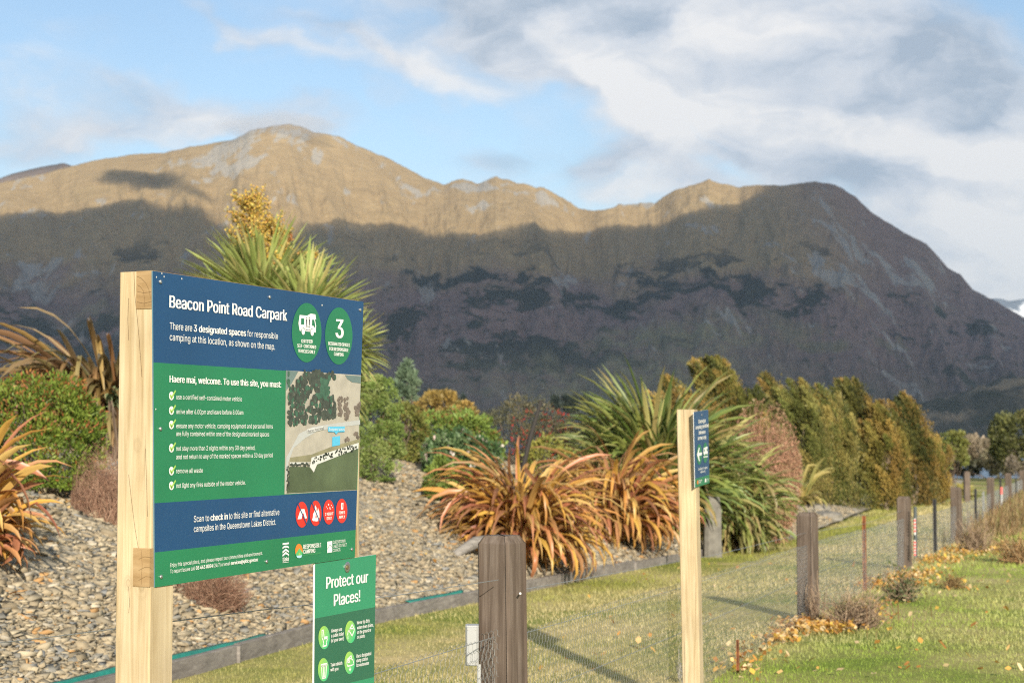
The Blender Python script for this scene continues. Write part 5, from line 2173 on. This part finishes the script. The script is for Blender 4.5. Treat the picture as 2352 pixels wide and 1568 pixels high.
def plume_tree(name, label, X, Yt, Yb, wpx, D, n_pl, per, pal, seed=0, sweep=-.5, cat='tree', group=None, leaf=.09, trunk=True, taper=.35, depth=.8, cw=None, wid=.26, crownlift=.04, outline=None):
    """a wind-swept feathery tree: flame-like plumes of fine leaves on upright limbs"""
    rng = np.random.default_rng(seed)
    ct, cb = at(X, Yt, D), at(X, Yb, D)
    z0 = min(float(surf(ct[0], D)[0]), cb[2] + .05)
    R, H = px_m(wpx * 1.14, D) / 2, ct[2] - cb[2]
    base = np.array([ct[0], D, z0])
    root = thing(name, label, cat, base, group)
    h = rng.uniform(0, 1, n_pl) ** .8                       # height of plume tip in the crown
    a = rng.uniform(0, 6.28, n_pl)
    rad = np.sqrt(rng.uniform(.12, 1, n_pl)) * R * np.clip(np.minimum(1, .62 + h * 1.6) * (1 - np.clip((h - (1 - taper)) / taper, 0, 1) ** 1.3 * .86), .1, 1)
    tip = np.stack([ct[0] + np.cos(a) * rad, D + np.sin(a) * rad * depth, cb[2] + H * (crownlift + (1 - crownlift) * (.10 + .90 * h))], -1)
    plen = H * rng.uniform(.17, .36, n_pl) * (.8 + .4 * (1 - h))
    root_pt = tip - np.stack([np.cos(a) * rad * .30, np.sin(a) * rad * .30, plen], -1)
    tip[:, 0] += sweep * plen * rng.uniform(.3, 1.2, n_pl)
    per = int(per * 2.2)
    leaf = leaf * .68
    # leaves along each plume
    N = n_pl * per
    k = np.repeat(np.arange(n_pl), per)
    t = rng.random(N) ** .85
    bend = np.sin(t * math.pi) * .12
    ax = tip[k] - root_pt[k]
    P = root_pt[k] + ax * t[:, None]
    P[:, 0] -= sweep * bend * plen[k] * 1.5
    spread = plen[k] * wid * (1.02 - t) ** .7
    off = rng.normal(0, 1, (N, 3)) * spread[:, None] * .66
    P = P + off
    axn = ax / (np.linalg.norm(ax, axis=1)[:, None] + 1e-9)
    pc = pick(pal, n_pl, cw, .28, rng)
    C = pc[k] * rng.uniform(.75, 1.25, (N, 1)) * (.86 + .3 * t[:, None])
    dirn = axn * 1.0 + off / (spread[:, None] + 1e-6) * .35
    dirn[:, 0] += sweep * t
    dirn /= np.linalg.norm(dirn, axis=1)[:, None]
    b = np.cross(dirn, rng.normal(0, 1, (N, 3)))
    b /= np.linalg.norm(b, axis=1)[:, None]
    L = leaf * rng.uniform(.6, 1.4, N)[:, None]
    V = np.stack([P, P + dirn * L * .5 + b * L * .16, P + dirn * L, P + dirn * L * .5 - b * L * .16], 1).reshape(-1, 3)
    F = (np.arange(N) * 4)[:, None] + np.arange(4)[None]
    mk('crown', V, F, M_LEAF, root, cols=np.repeat(C, 4, 0))
    if trunk:
        mb = MB()
        tp = np.array([ct[0] + R * .04, D, cb[2] + H * .62])
        b0 = np.array([ct[0] - R * .02, D, z0 - .1])
        r0 = .035 * H ** .9
        mb.tube([b0, b0 * .7 + tp * .3 + np.array([r0, 0, 0]), b0 * .3 + tp * .7 - np.array([r0, 0, 0]), tp], [r0 * .9, r0 * .65, r0 * .45, r0 * .2], 8)
        for q in range(9):
            i = rng.integers(0, n_pl)
            s_ = b0 + (tp - b0) * rng.uniform(.15, .8)
            mb.tube([s_, (s_ + root_pt[i]) / 2 + np.array([0, 0, .05]), root_pt[i]], [r0 * .4, r0 * .25, r0 * .1], 6)
        mb.build('trunk', M_PALEBARK, root)
    return root


# --- far left: orange flax at the frame edge
ORANGE = [(.56, .27, .06), (.64, .40, .075), (.54, .21, .11), (.32, .17, .06), (.52, .33, .10), (.30, .10, .075), (.64, .47, .17), (.58, .34, .06), (.58, .29, .16), (.22, .11, .06)]
OTIP = [(.56, .30, .10), (.60, .40, .13), (.45, .20, .10)]
GREENF = [(.15, .23, .045), (.24, .31, .065), (.34, .39, .11), (.10, .16, .035), (.44, .42, .15), (.19, .28, .09), (.40, .30, .12)]
GTIP = [(.24, .24, .08), (.30, .22, .10), (.16, .20, .07)]
BRONZE = [(.27, .17, .075), (.36, .22, .07), (.17, .13, .055), (.40, .20, .09), (.29, .26, .11), (.42, .30, .16), (.19, .10, .06)]

h_ = hit(-75, 1300)
flax('flax', 'orange flax leaves reaching in at the left edge of the frame', -85, 1330, h_[1], 220, 270, 260, ORANGE, OTIP, .06, seed=21, group='orange and bronze flax clumps')
# --- bronze flax behind the post on the left
flax('flax', 'drooping bronze and green flax rising behind the hebe, partly hidden by the big sign post', 272, 985, 18.4, 250, 320, 1000, BRONZE, [(.32, .2, .09), (.2, .15, .07), (.28, .26, .12)], .07, seed=22, group='orange and bronze flax clumps', droop=(1.2, 2.6), elmax=66, lean=-.14)
# --- hebe
HG = [(.115, .175, .025), (.16, .23, .035), (.075, .125, .02), (.22, .28, .045)]
bush('hebe_bush', 'rounded bright green bush with rusty tips on the gravel at the left edge', 85, 858, 1122, 320, None, 24000, .040, HG, lumps=260, seed=31, cat='bush', tips=[(.30, .11, .04), (.34, .15, .045), (.24, .10, .04)], tipfrac=.36, shape=2.5, up=1.0, ground=True, lumpr=.19, aspect=.36, lift=1.0)
bush('small_shrub', 'little pale green shrub against the left side of the big sign post', 268, 890, 950, 44, 17.5, 500, .05, [(.15, .20, .10), (.20, .25, .13)], lumps=16, seed=32, up=.8)
# --- wiry brown shrubs
WIRY = [(.24, .13, .09), (.31, .19, .13), (.18, .10, .07), (.36, .24, .17)]
twiggy('wiry_shrub', 'tangled reddish brown wiry shrub half hidden behind the big sign post', 262, 1000, 1290, 190, 14.4, 3600, WIRY, seed=41, thick=.0018, group='wiry brown shrubs', leafn=2500, leafpal=WIRY, leafs=.022)
twiggy('wiry_shrub', 'low reddish brown wiry shrub on the gravel under the big sign', 487, 1290, 1405, 200, 12.9, 2600, WIRY, seed=42, thick=.0018, group='wiry brown shrubs', leafn=1800, leafpal=WIRY, leafs=.02, droopy=1.2)
twiggy('wiry_shrub', 'small dry brown twig bush beside the hebe bush', 232, 1075, 1135, 60, 15.2, 160, WIRY, seed=43, group='wiry brown shrubs')

# --- cabbage tree behind the sign
CABB = [(0.403, 0.500, 0.156), (0.468, 0.550, 0.192), (0.325, 0.413, 0.120), (0.546, 0.562, 0.216), (0.598, 0.537, 0.216)]


def cabbage(D):
    c = at(660, 1050, D)
    z0 = float(surf(c[0], D)[0])
    base = np.array([c[0], D, z0])
    root = thing('cabbage_tree', 'cabbage tree with green spiky leaf heads and a yellow flower spray above the big sign', 'tree', base)
    rng = np.random.default_rng(51)
    heads = [(602, 708, 205, 700, 0), (790, 805, 112, 300, .3), (705, 745, 165, 400, -.5), (535, 730, 140, 240, .4), (765, 890, 115, 200, .5)]
    mb = MB()
    for i, (X, Y, rp, n, dd) in enumerate(heads):
        p = at(X, Y, D + dd)
        R = px_m(rp, D)
        mb.tube([base + np.array([0, 0, -.1]), base * .55 + p * .45 + np.array([.02 * i, 0, .1]), p - np.array([0, 0, R * .1])], [.09, .075, .05], 9)
        u = rng.random(n)
        el = np.arcsin(np.clip(1 - 1.45 * u, -.6, 1))
        az = rng.uniform(0, 6.28, n)
        b0 = p + rng.normal(0, .03, (n, 3)) + np.stack([0 * u, 0 * u, .12 * (1 - u) - .05], -1)
        L = R * rng.uniform(.82, 1.1, n)
        c0 = pick(CABB, n, None, .15, rng)
        c1 = c0 * .75 + pick([(.36, .30, .13), (.22, .24, .10), (.30, .2, .1)], n, None, .2, rng) * .25
        V, F, C = straps(b0, az, el, L, .058 * rng.uniform(.7, 1.15, n), rng.uniform(.05, .4, n) + .5 * (u > .6), c0, c1, 7, rng.normal(0, .35, n), .2, .55)
        mk('leaf_head', V, F, M_STRAP, root, cols=C, smooth=True)
    mb.build('trunk', M_PALEBARK, root)

    def panicle(X0, Y0, X1, Y1, wid, nb, per, pal):
        a, b = at(X0, Y0, D - .05), at(X1, Y1, D - .05)
        mbp = MB()
        mbp.tube([a, (a + b) / 2, b], [.014, .01, .004], 6)
        P, N = [], []
        for k in range(nb):
            t = rng.uniform(.15, 1)
            q = a + (b - a) * t
            ax = (b - a) / np.linalg.norm(b - a)
            dv = rng.normal(0, 1, 3)
            dv -= ax * dv.dot(ax)
            dv = dv / np.linalg.norm(dv) * .75 + ax * .7 + np.array([-.1, 0, .1])
            ln = px_m(wid, D) * (1.15 - t * .65) * rng.uniform(.6, 1.1)
            e = q + dv * ln
            mbp.tube([q, (q + e) / 2 + np.array([0, 0, .02]), e], [.006, .004, .002], 4)
            s_ = rng.random(per)
            pts = q + (e - q) * s_[:, None] + rng.normal(0, .013, (per, 3))
            P.append(pts)
            N.append(np.tile(dv, (per, 1)))
        P, N = np.concatenate(P), np.concatenate(N)
        m = len(P)
        st = mbp.build('flower_spray', M_PALEBARK, root)
        L = .022 * rng.uniform(.6, 1.4, m)
        V, F, C = leaf_quads(P, N * .3, L, L * .8, pick(pal, m, None, .2, rng), rng, .4)
        mk('flowers', V, F, M_LEAF, st, cols=C)
    YEL = [(.60, .44, .09), (.68, .46, .09), (.48, .40, .10), (.62, .36, .10), (.40, .32, .11)]
    panicle(640, 670, 580, 476, 104, 110, 85, YEL)
    panicle(655, 660, 632, 520, 70, 50, 70, YEL)
    panicle(700, 640, 697, 583, 20, 10, 40, [(.45, .24, .08), (.40, .30, .08)])
    panicle(716, 650, 724, 578, 20, 14, 45, YEL)
    panicle(655, 560, 668, 535, 14, 6, 30, [(.48, .22, .08)])


cabbage(16.5)

# --- shrubs to the right of the sign
bush('leafy_shrub', 'tall pale green leafy bush directly behind the right edge of the big sign', 852, 850, 1104, 165, None, 24000, .032, [(.13, .185, .045), (.18, .24, .07), (.10, .15, .035), (.23, .27, .09)], lumps=260, seed=61, cat='bush', shape=2.8, up=.7, ground=True, lumpr=.16)
bush('leafy_shrub', 'olive bush with brown tinges between the pale bush and the low green mound', 925, 918, 1075, 120, 24.5, 5000, .05, [(.13, .145, .035), (.17, .17, .045), (.19, .12, .04), (.10, .13, .03)], lumps=70, seed=62, cat='bush', ground=True, lumpr=.26)
bush('young_pine', 'thin blue green young conifer standing above the bushes', 935, 822, 955, 56, 26, 1900, .085, [(.11, .16, .10), (.15, .20, .13), (.08, .12, .075)], lumps=60, seed=63, cat='conifer', shape=1.2, up=1.3, lumpr=.3, aspect=.3)
bush('golden_tree', 'distant golden autumn tree crown beyond the low green mound', 1003, 900, 975, 105, 60, 3200, .13, [(.26, .175, .05), (.30, .21, .06), (.20, .15, .05)], lumps=40, seed=64, cat='tree')
bush('golden_shrub', 'small dull golden shrub peeking over the right of the low green mound', 1068, 922, 965, 55, 45, 900, .1, [(.30, .20, .06), (.24, .19, .06)], lumps=16, seed=65)
bush('mound_shrub', 'wide low mound of bright green leaves with rusty shoots', 1040, 940, 1075, 250, 25.5, 11000, .055, [(.13, .19, .04), (.17, .23, .05), (.10, .15, .03)], lumps=150, seed=66, cat='bush', tips=[(.22, .10, .035), (.27, .15, .05)], tipfrac=.16, up=.6, ground=True, lumpr=.2)
bush('flowering_shrub', 'dark green bush dotted with small white flower heads below the bright mound', 1062, 990, 1085, 195, 23.5, 6500, .065, [(.055, .105, .04), (.08, .14, .055), (.04, .08, .03), (.11, .16, .07)], lumps=80, seed=67, cat='bush', ground=True, flowers=(60, [(.62, .55, .50), (.55, .42, .38)], .05, 'flowers', lambda u: (u[:, 1] > .35)), lumpr=.24)
bush('leafy_shrub', 'small yellow green bush tucked against the left of the front orange flax', 1025, 1050, 1160, 110, None, 4200, .05, [(.13, .18, .035), (.17, .22, .05), (.09, .13, .03)], lumps=60, seed=68, cat='bush', ground=True, lumpr=.25)
bush('berry_bush', 'dark grey green bush with patches of red berries behind the orange flax', 1190, 918, 1065, 235, 28, 9500, .05, [(.075, .075, .04), (.10, .095, .05), (.055, .06, .035), (.13, .11, .06)], lumps=110, seed=69, cat='bush', ground=True, up=1.0, aspect=.32,
     flowers=(300, [(.40, .045, .035), (.46, .06, .045), (.30, .03, .025)], .032, 'berries', lambda u: (u[:, 0] > -.15) & (u[:, 1] > .15) & (u[:, 1] < .9)), lumpr=.25)
bush('mound_shrub', 'little yellow green mound between the two orange flax clumps and the berry bush', 1255, 1005, 1085, 110, 25, 2600, .05, [(.20, .20, .045), (.26, .24, .06), (.16, .17, .04)], lumps=40, seed=70, cat='bush', ground=True)
bush('dark_shrub', 'small dark brown green shrub in the gap left of the tall green flax', 1325, 950, 1070, 90, 29, 2500, .05, [(.06, .065, .03), (.09, .08, .035)], lumps=36, seed=71, cat='bush', ground=True)

# --- orange flaxes
r1, c1_ = flax('flax', 'front orange flax clump with broad yellow and salmon leaves, right of the driftwood', 1200, 1285, None, 318, 236, 820, ORANGE, OTIP, .056, seed=81, group='orange and bronze flax clumps', fans=12, droop=(1.45, 3.0))
mb = MB()
mb.tube([at(1200, 1080, 20.6), at(1218, 1005, 20.6), at(1243, 920, 20.6)], [.03, .028, .02], 7)
mb.build('dead_flower_stalk', plain('black_stalk', (.03, .026, .024), .8), r1)
flax('flax', 'rear orange flax clump leaning towards the arrow signpost', 1405, 1238, None, 265, 205, 640, ORANGE, OTIP, .06, seed=82, group='orange and bronze flax clumps', fans=11, droop=(1.4, 2.9))
# --- green flaxes
flax('flax', 'tall glossy green flax rising behind the orange clumps and the arrow signpost', 1522, 1175, 26.5, 330, 268, 2100, GREENF, GTIP, .068, seed=83, group='green flax clumps', fans=16, droop=(.75, 2.0))
flax('flax', 'yellowing green flax drooping to the right of the arrow signpost', 1672, 1200, 27.5, 215, 205, 700, GREENF + [(.30, .27, .11), (.33, .25, .12)], [(.34, .27, .13), (.26, .25, .10)], .06, seed=84, group='green flax clumps', fans=11, droop=(1.4, 2.7))
flax('flax', 'small yellow flax above the flat rocks at the end of the edging', 1838, 1140, 40, 95, 90, 90, [(.36, .30, .09), (.26, .26, .08), (.42, .33, .12)], [(.45, .36, .15)], .08, seed=85, group='green flax clumps')
flax('flax', 'tiny yellow flax by the lone far wooden post', 2215, 1130, 55, 50, 34, 50, [(.36, .32, .09), (.28, .28, .08)], [(.42, .36, .12)], .09, seed=86, group='green flax clumps')
# --- pink brown feathery shrub
twiggy('feathery_shrub', 'soft pinkish brown feathery shrub right of the yellowing flax', 1752, 928, 1200, 165, 29.5, 3600, [(.33, .18, .12), (.40, .23, .16), (.26, .14, .09), (.36, .25, .15)], seed=91, thick=.006, leafn=24000, leafpal=[(.38, .20, .13), (.45, .26, .17), (.30, .17, .11), (.40, .28, .17)], leafs=.055, droopy=.1)

# --- row of wind-swept trees
OLV = [(0.121, 0.125, 0.032), (0.176, 0.162, 0.042), (0.241, 0.198, 0.052), (0.310, 0.220, 0.062), (0.085, 0.095, 0.027), (0.282, 0.183, 0.055)]
OLG = [(0.141, 0.154, 0.042), (0.198, 0.191, 0.055), (0.254, 0.220, 0.070), (0.310, 0.250, 0.076), (0.106, 0.117, 0.032)]
DKG = [(0.085, 0.091, 0.027), (0.121, 0.117, 0.032), (0.170, 0.139, 0.042), (0.241, 0.162, 0.048), (0.064, 0.074, 0.024)]
T = 'row of wind-swept bushy trees along the lawn'
plume_tree('bushy_tree', 'golden olive bushy tree rising directly behind the tall green flax', 1652, 818, 1140, 235, 33, 150, 170, OLV, seed=101, group=T, taper=.3)
plume_tree('bushy_tree', 'small olive tree showing just left of the tall flax tips', 1545, 862, 1080, 90, 34, 50, 140, OLV, seed=102, group=T)
plume_tree('bushy_tree', 'thin dark tree with two narrow tips behind the pinkish shrub', 1782, 855, 1150, 120, 44, 80, 170, DKG, seed=103, group=T, taper=.55, leaf=.11)
plume_tree('bushy_tree', 'pale olive tree just right of the pinkish shrub', 1842, 868, 1165, 150, 43, 90, 190, OLG, seed=104, group=T, taper=.3, leaf=.11)
plume_tree('bushy_tree', 'broad green olive tree with dense low branches left of the bare trunk', 1905, 882, 1168, 150, 45, 90, 200, OLG, seed=105, group=T, taper=.35, leaf=.11)
plume_tree('bushy_tree', 'tallest dark tree of the row, its bent bare trunk visible at the ground', 1965, 868, 1160, 170, 47, 100, 190, DKG, seed=106, group=T, taper=.45, leaf=.12, crownlift=.12)
plume_tree('bushy_tree', 'rusty brown tree between the dark tree and the end tree of the row', 2032, 920, 1162, 120, 46, 80, 190, OLV, cw=[.1, .2, .2, .25, .05, .2], seed=107, group=T, taper=.35, leaf=.11)
plume_tree('bushy_tree', 'dark end tree of the row with a swept pointed top', 2095, 902, 1155, 130, 49, 90, 190, DKG, seed=108, group=T, taper=.6, leaf=.12)
plume_tree('bushy_tree', 'golden brown tree closing the right end of the row', 2140, 985, 1150, 105, 50, 80, 190, OLV, cw=[.1, .15, .25, .3, .05, .15], seed=109, group=T, taper=.3, leaf=.11)
# --- background on the right
bush('grey_bush', 'pale grey twiggy bush beyond the end of the tree row', 2232, 1005, 1078, 110, 95, 3200, .22, [(.20, .165, .115), (.26, .21, .15), (.15, .125, .085)], lumps=50, seed=111, cat='bush', up=.8)
bush('grey_bush', 'grey green bush right of the pale twiggy bush, in front of the lake', 2298, 1030, 1082, 90, 92, 2000, .2, [(.17, .15, .09), (.13, .13, .07), (.22, .18, .12)], lumps=36, seed=112, cat='bush')
bush('green_bush', 'yellow green bush tucked behind the right end of the tree row', 2190, 988, 1085, 62, 75, 2000, .16, [(.12, .14, .035), (.16, .16, .045)], lumps=30, seed=113, cat='bush')
bush('hedge', 'low dark hedge across the far end of the dry paddock', 2275, 1062, 1090, 240, 88, 4200, .2, [(.028, .032, .018), (.045, .045, .022), (.06, .055, .03)], lumps=90, seed=114, cat='hedge', depth=.35, shape=4)
bush('pine_tree', 'dark rounded pine tree at the far right edge of the frame', 2352, 942, 1085, 150, 80, 6500, .2, [(.075, .085, .028), (.10, .105, .035), (.055, .062, .022), (.13, .12, .045)], lumps=80, seed=115, cat='tree', shape=2.2, up=.8, lumpr=.26)
bush('twiggy_bush', 'bare grey shrub under the dark pine at the right edge', 2340, 1050, 1088, 60, 72, 900, .16, [(.2, .17, .13), (.15, .125, .095)], lumps=20, seed=116, cat='bush')
# dark conifers at the foot of the mountain
for i, (X, Yt, w_) in enumerate([(1062, 905, 16), (1275, 905, 14), (1300, 902, 18), (1318, 908, 14), (1345, 900, 20)]):
    labs = ['far dark conifer above the golden shrub, alone at the foot of the mountain', None]
    bush('far_conifer', labs[0] if i == 0 else 'far dark conifers between the berry bush and the tall green flax, at the mountain foot', X, Yt, 962, w_, 420, 260, 1.3, [(.02, .03, .028), (.03, .04, .032)], lumps=24, seed=130 + i, cat='conifer', shape=1.3, up=1.2, group='far conifers at the mountain foot')
# ------------------------------------------------------------------ lawn grass, dry weeds, fallen leaves
def grass_blades():
    n = 330000
    y = 9.2 + 48 * RNG.random(n) ** 2.0
    x = RNG.uniform(-.33, .36, n) * y
    m = 120000                                   # thinner cover to either side and in front
    y2 = 2.5 + 40 * RNG.random(m) ** 1.5
    x2 = RNG.uniform(-1, 1, m) * (3 + .7 * y2)
    out = (np.abs(x2 / y2) > .34) | (y2 < 9.4)
    x, y = np.concatenate([x, x2[out]]), np.concatenate([y, y2[out]])
    p = bed_p(x, y)
    ok = p < -.02
    x, y, p = x[ok], y[ok], p[ok]
    n = len(x)
    # which side of the fence
    f = (x - FP0[0]) * FD[1] - (y - FP0[1]) * FD[0]          # right of the fence is positive
    P2 = np.stack([x, y], -1)
    pat = fbm(P2 * .5, 4, 40)
    pat2 = fbm(P2 * 2.3, 3, 41)
    dry = np.array([.58, .48, .24])
    straw = np.array([.70, .60, .36])
    green = np.array([.27, .30, .06])
    bright = np.array([.31, .43, .065])
    inner = f < 0
    edge = np.exp(-((p + .5) / .55) ** 2)
    gmix = np.where(inner, np.clip(.16 + (pat - .5) * 1.7 + edge * .75, 0, 1), np.clip(1.08 + (pat - .60) * 2.4, .0, 1))
    gmix = np.clip(gmix + (RNG.random(n) - .5) * .3, 0, 1)
    fen = np.exp(-(f / .45) ** 2)
    gmix = gmix * (1 - .55 * fen * (y > 12))
    g = np.where(inner[:, None], green * (1 - edge[:, None] * .2) + np.array([.33, .31, .05]) * edge[:, None] * .25, bright)
    d = np.where(RNG.random((n, 1)) < .35, straw, dry)
    C = (g * gmix[:, None] + d * (1 - gmix[:, None])) * RNG.uniform(.84, 1.14, (n, 1)) * (.84 + .32 * pat2[:, None])
    L = RNG.uniform(.018, .048, n) * (1 + .7 * fen * RNG.random(n)) * np.clip(y / 16, .8, 2.2)
    W = RNG.uniform(.0035, .0065, n) * np.clip(y / 11, 1, 4)
    az = RNG.uniform(0, 6.28, n)
    lean = RNG.uniform(.1, 1.0, n)
    z = base_z(y) - .004
    b = np.stack([x, y, z], -1)
    sd = np.stack([-np.sin(az), np.cos(az), 0 * az], -1) * W[:, None] / 2
    dr = np.stack([np.cos(az) * lean, np.sin(az) * lean, np.ones(n)], -1)
    dr /= np.linalg.norm(dr, axis=1)[:, None]
    V = np.stack([b - sd, b + sd, b + dr * L[:, None]], 1).reshape(-1, 3)
    F = np.arange(n * 3).reshape(-1, 3)
    tag(mk('grass', V, F, M_GRASS, cols=np.repeat(C, 3, 0)), 'short mown grass, straw coloured behind the fence and green in front', 'grass', kind='stuff')


grass_blades()


def dry_grass():
    """tall dry stalks along the foot of the fence"""
    n = 9000
    t = RNG.random(n) ** .6 * 6.2 + .35
    off = RNG.normal(.25, .28, n) + .6 * (t > 3.2) * RNG.random(n)
    x = FP0[0] + FD[0] * SPAN * t + FD[1] * off
    y = FP0[1] + FD[1] * SPAN * t - FD[0] * off
    dens = fbm(np.stack([t * 2.2, off * .5], -1), 3, 71)
    keep = (dens > np.where(t > 2.6, .40, .56)) & (bed_p(x, y) < -.3)
    x, y, t = x[keep], y[keep], t[keep]
    n = len(x)
    b = np.stack([x, y, base_z(y) - .01], -1)
    hgt = RNG.uniform(.12, .42, n) * np.where(t > 3.3, 1.25, .75)
    col = pick([(.34, .25, .13), (.28, .18, .09), (.22, .13, .07), (.40, .31, .17), (.20, .19, .06)], n, None, .2)
    V, F, C = straps(b, RNG.uniform(0, 6.28, n), np.radians(RNG.uniform(50, 88, n)), hgt, RNG.uniform(.004, .009, n) * np.clip(y / 14, 1, 3), RNG.uniform(.1, .9, n), col, col * 1.1, 4)
    tag(mk('dry_grass', V, F, M_GRASS, cols=C), 'tall dry brown grass stalks along the foot of the fence', 'grass', kind='stuff')


dry_grass()

WD = [(.26, .19, .13), (.33, .25, .17), (.20, .14, .10)]
twiggy('dry_weed', 'sprawling dry grey brown weed at the foot of the second fence post', 1960, 1338, 1440, 190, 14.5, 420, WD, seed=201, cat='weed', group='dry weeds along the fence', thick=.004, lean=.3)
twiggy('dry_weed', 'thin upright dry weed leaning on the second fence post', 1872, 1310, 1425, 46, 14.75, 70, WD, seed=202, cat='weed', group='dry weeds along the fence', thick=.004)
twiggy('dry_weed', 'small dry weed with green leaves among fallen leaves before the third fence post', 2070, 1290, 1362, 100, 17.2, 160, WD, seed=203, cat='weed', group='dry weeds along the fence', thick=.004, leafn=500, leafpal=[(.10, .13, .05), (.14, .16, .08)], leafs=.05)
twiggy('dry_weed', 'brownish tuft of weed right of the third fence post', 2190, 1310, 1352, 80, 19, 140, [(.17, .11, .05), (.24, .17, .08)], seed=204, cat='weed', group='dry weeds along the fence', thick=.005)
twiggy('dry_weed', 'tall pale weed stalks beside the fourth fence post', 2235, 1170, 1272, 90, 27, 220, WD, seed=205, cat='weed', group='dry weeds along the fence', thick=.006)
twiggy('dry_weed', 'large reddish brown dry weed patch at the right edge of the lawn', 2340, 1205, 1290, 130, 24, 300, [(.34, .22, .11), (.29, .17, .08), (.40, .30, .17)], seed=206, cat='weed', group='dry weeds along the fence', thick=.006)
twiggy('dry_weed', 'thin grey weed stalk in the lawn left of the arrow signpost', 1565, 1480, 1560, 26, 10.8, 22, [(.30, .28, .25)], seed=207, cat='weed', group='dry weeds along the fence', thick=.003)


def fallen_leaves():
    P = []
    # drifts along the fence, thinner on the lawns
    drift = [(1790, 1472, 40, 14, 80), (1840, 1440, 46, 12, 150), (1900, 1448, 66, 12, 220), (1985, 1420, 60, 16, 60), (2040, 1345, 66, 14, 220), (2085, 1328, 50, 12, 190), (2130, 1318, 46, 10, 70),
             (2150, 1290, 60, 10, 190), (2215, 1270, 66, 10, 260), (2290, 1262, 80, 12, 220), (1720, 1510, 50, 20, 26), (1690, 1545, 60, 26, 20), (2180, 1345, 80, 26, 40), (2000, 1395, 60, 10, 40)]
    for X, Y, sx, sy, n in drift:
        for k in range(int(n * 1.9)):
            X_, Y_ = X + RNG.normal(0, sx * .6), Y + RNG.normal(0, sy * .5)
            P.append(ground_hit(X_, min(max(Y_, 1190), 1568)))
    for k in range(170):
        X_, Y_ = RNG.uniform(1230, 2352), RNG.uniform(1270, 1568)
        P.append(ground_hit(X_, Y_))
    P = np.array(P)
    P = P[bed_p(P[:, 0], P[:, 1]) < -.1]
    ss, pp = RNG.uniform(9, 32, 260), RNG.uniform(.2, 4.5, 260)
    lx_, ly_, nx_, ny_, _ = line_at(ss)
    P = np.concatenate([P, np.stack([lx_ + nx_ * pp, ly_ + ny_ * pp], -1)])          # a few on the gravel
    n = len(P)
    b = np.column_stack([P, surf(P[:, 0], P[:, 1]) + RNG.uniform(.01, .07, n)])
    C = pick([(.64, .38, .10), (.70, .47, .20), (.56, .28, .07), (.74, .56, .32), (.42, .20, .06), (.70, .46, .09)], n, None, .2)
    r = .025 * RNG.uniform(.6, 1.3, n)
    a = RNG.uniform(0, 6.28, n)
    nx = RNG.normal(0, .5, (n, 2))
    V = []
    shape = [(1, 0, .1), (.45, .55, .0), (-.35, .5, .25), (-.8, .0, .1), (-.35, -.5, .3), (.45, -.55, .05)]
    for u, v, w_ in shape:
        x = (u * np.cos(a) - v * np.sin(a)) * r
        y = (u * np.sin(a) + v * np.cos(a)) * r
        z = w_ * r * 1.3 + nx[:, 0] * x + nx[:, 1] * y
        V.append(np.stack([b[:, 0] + x, b[:, 1] + y, b[:, 2] + z], -1))
    V = np.stack(V, 1).reshape(-1, 3)
    i = np.arange(n) * 6
    F = np.concatenate([np.stack([i, i + 1, i + 2, i + 3], -1), np.stack([i, i + 3, i + 4, i + 5], -1)])
    tag(mk('fallen_leaves', V, F, M_DRYLEAF, cols=np.repeat(C, 6, 0)), 'orange and tan fallen leaves drifted along the fence and scattered on the grass', 'leaves', kind='stuff')


fallen_leaves()
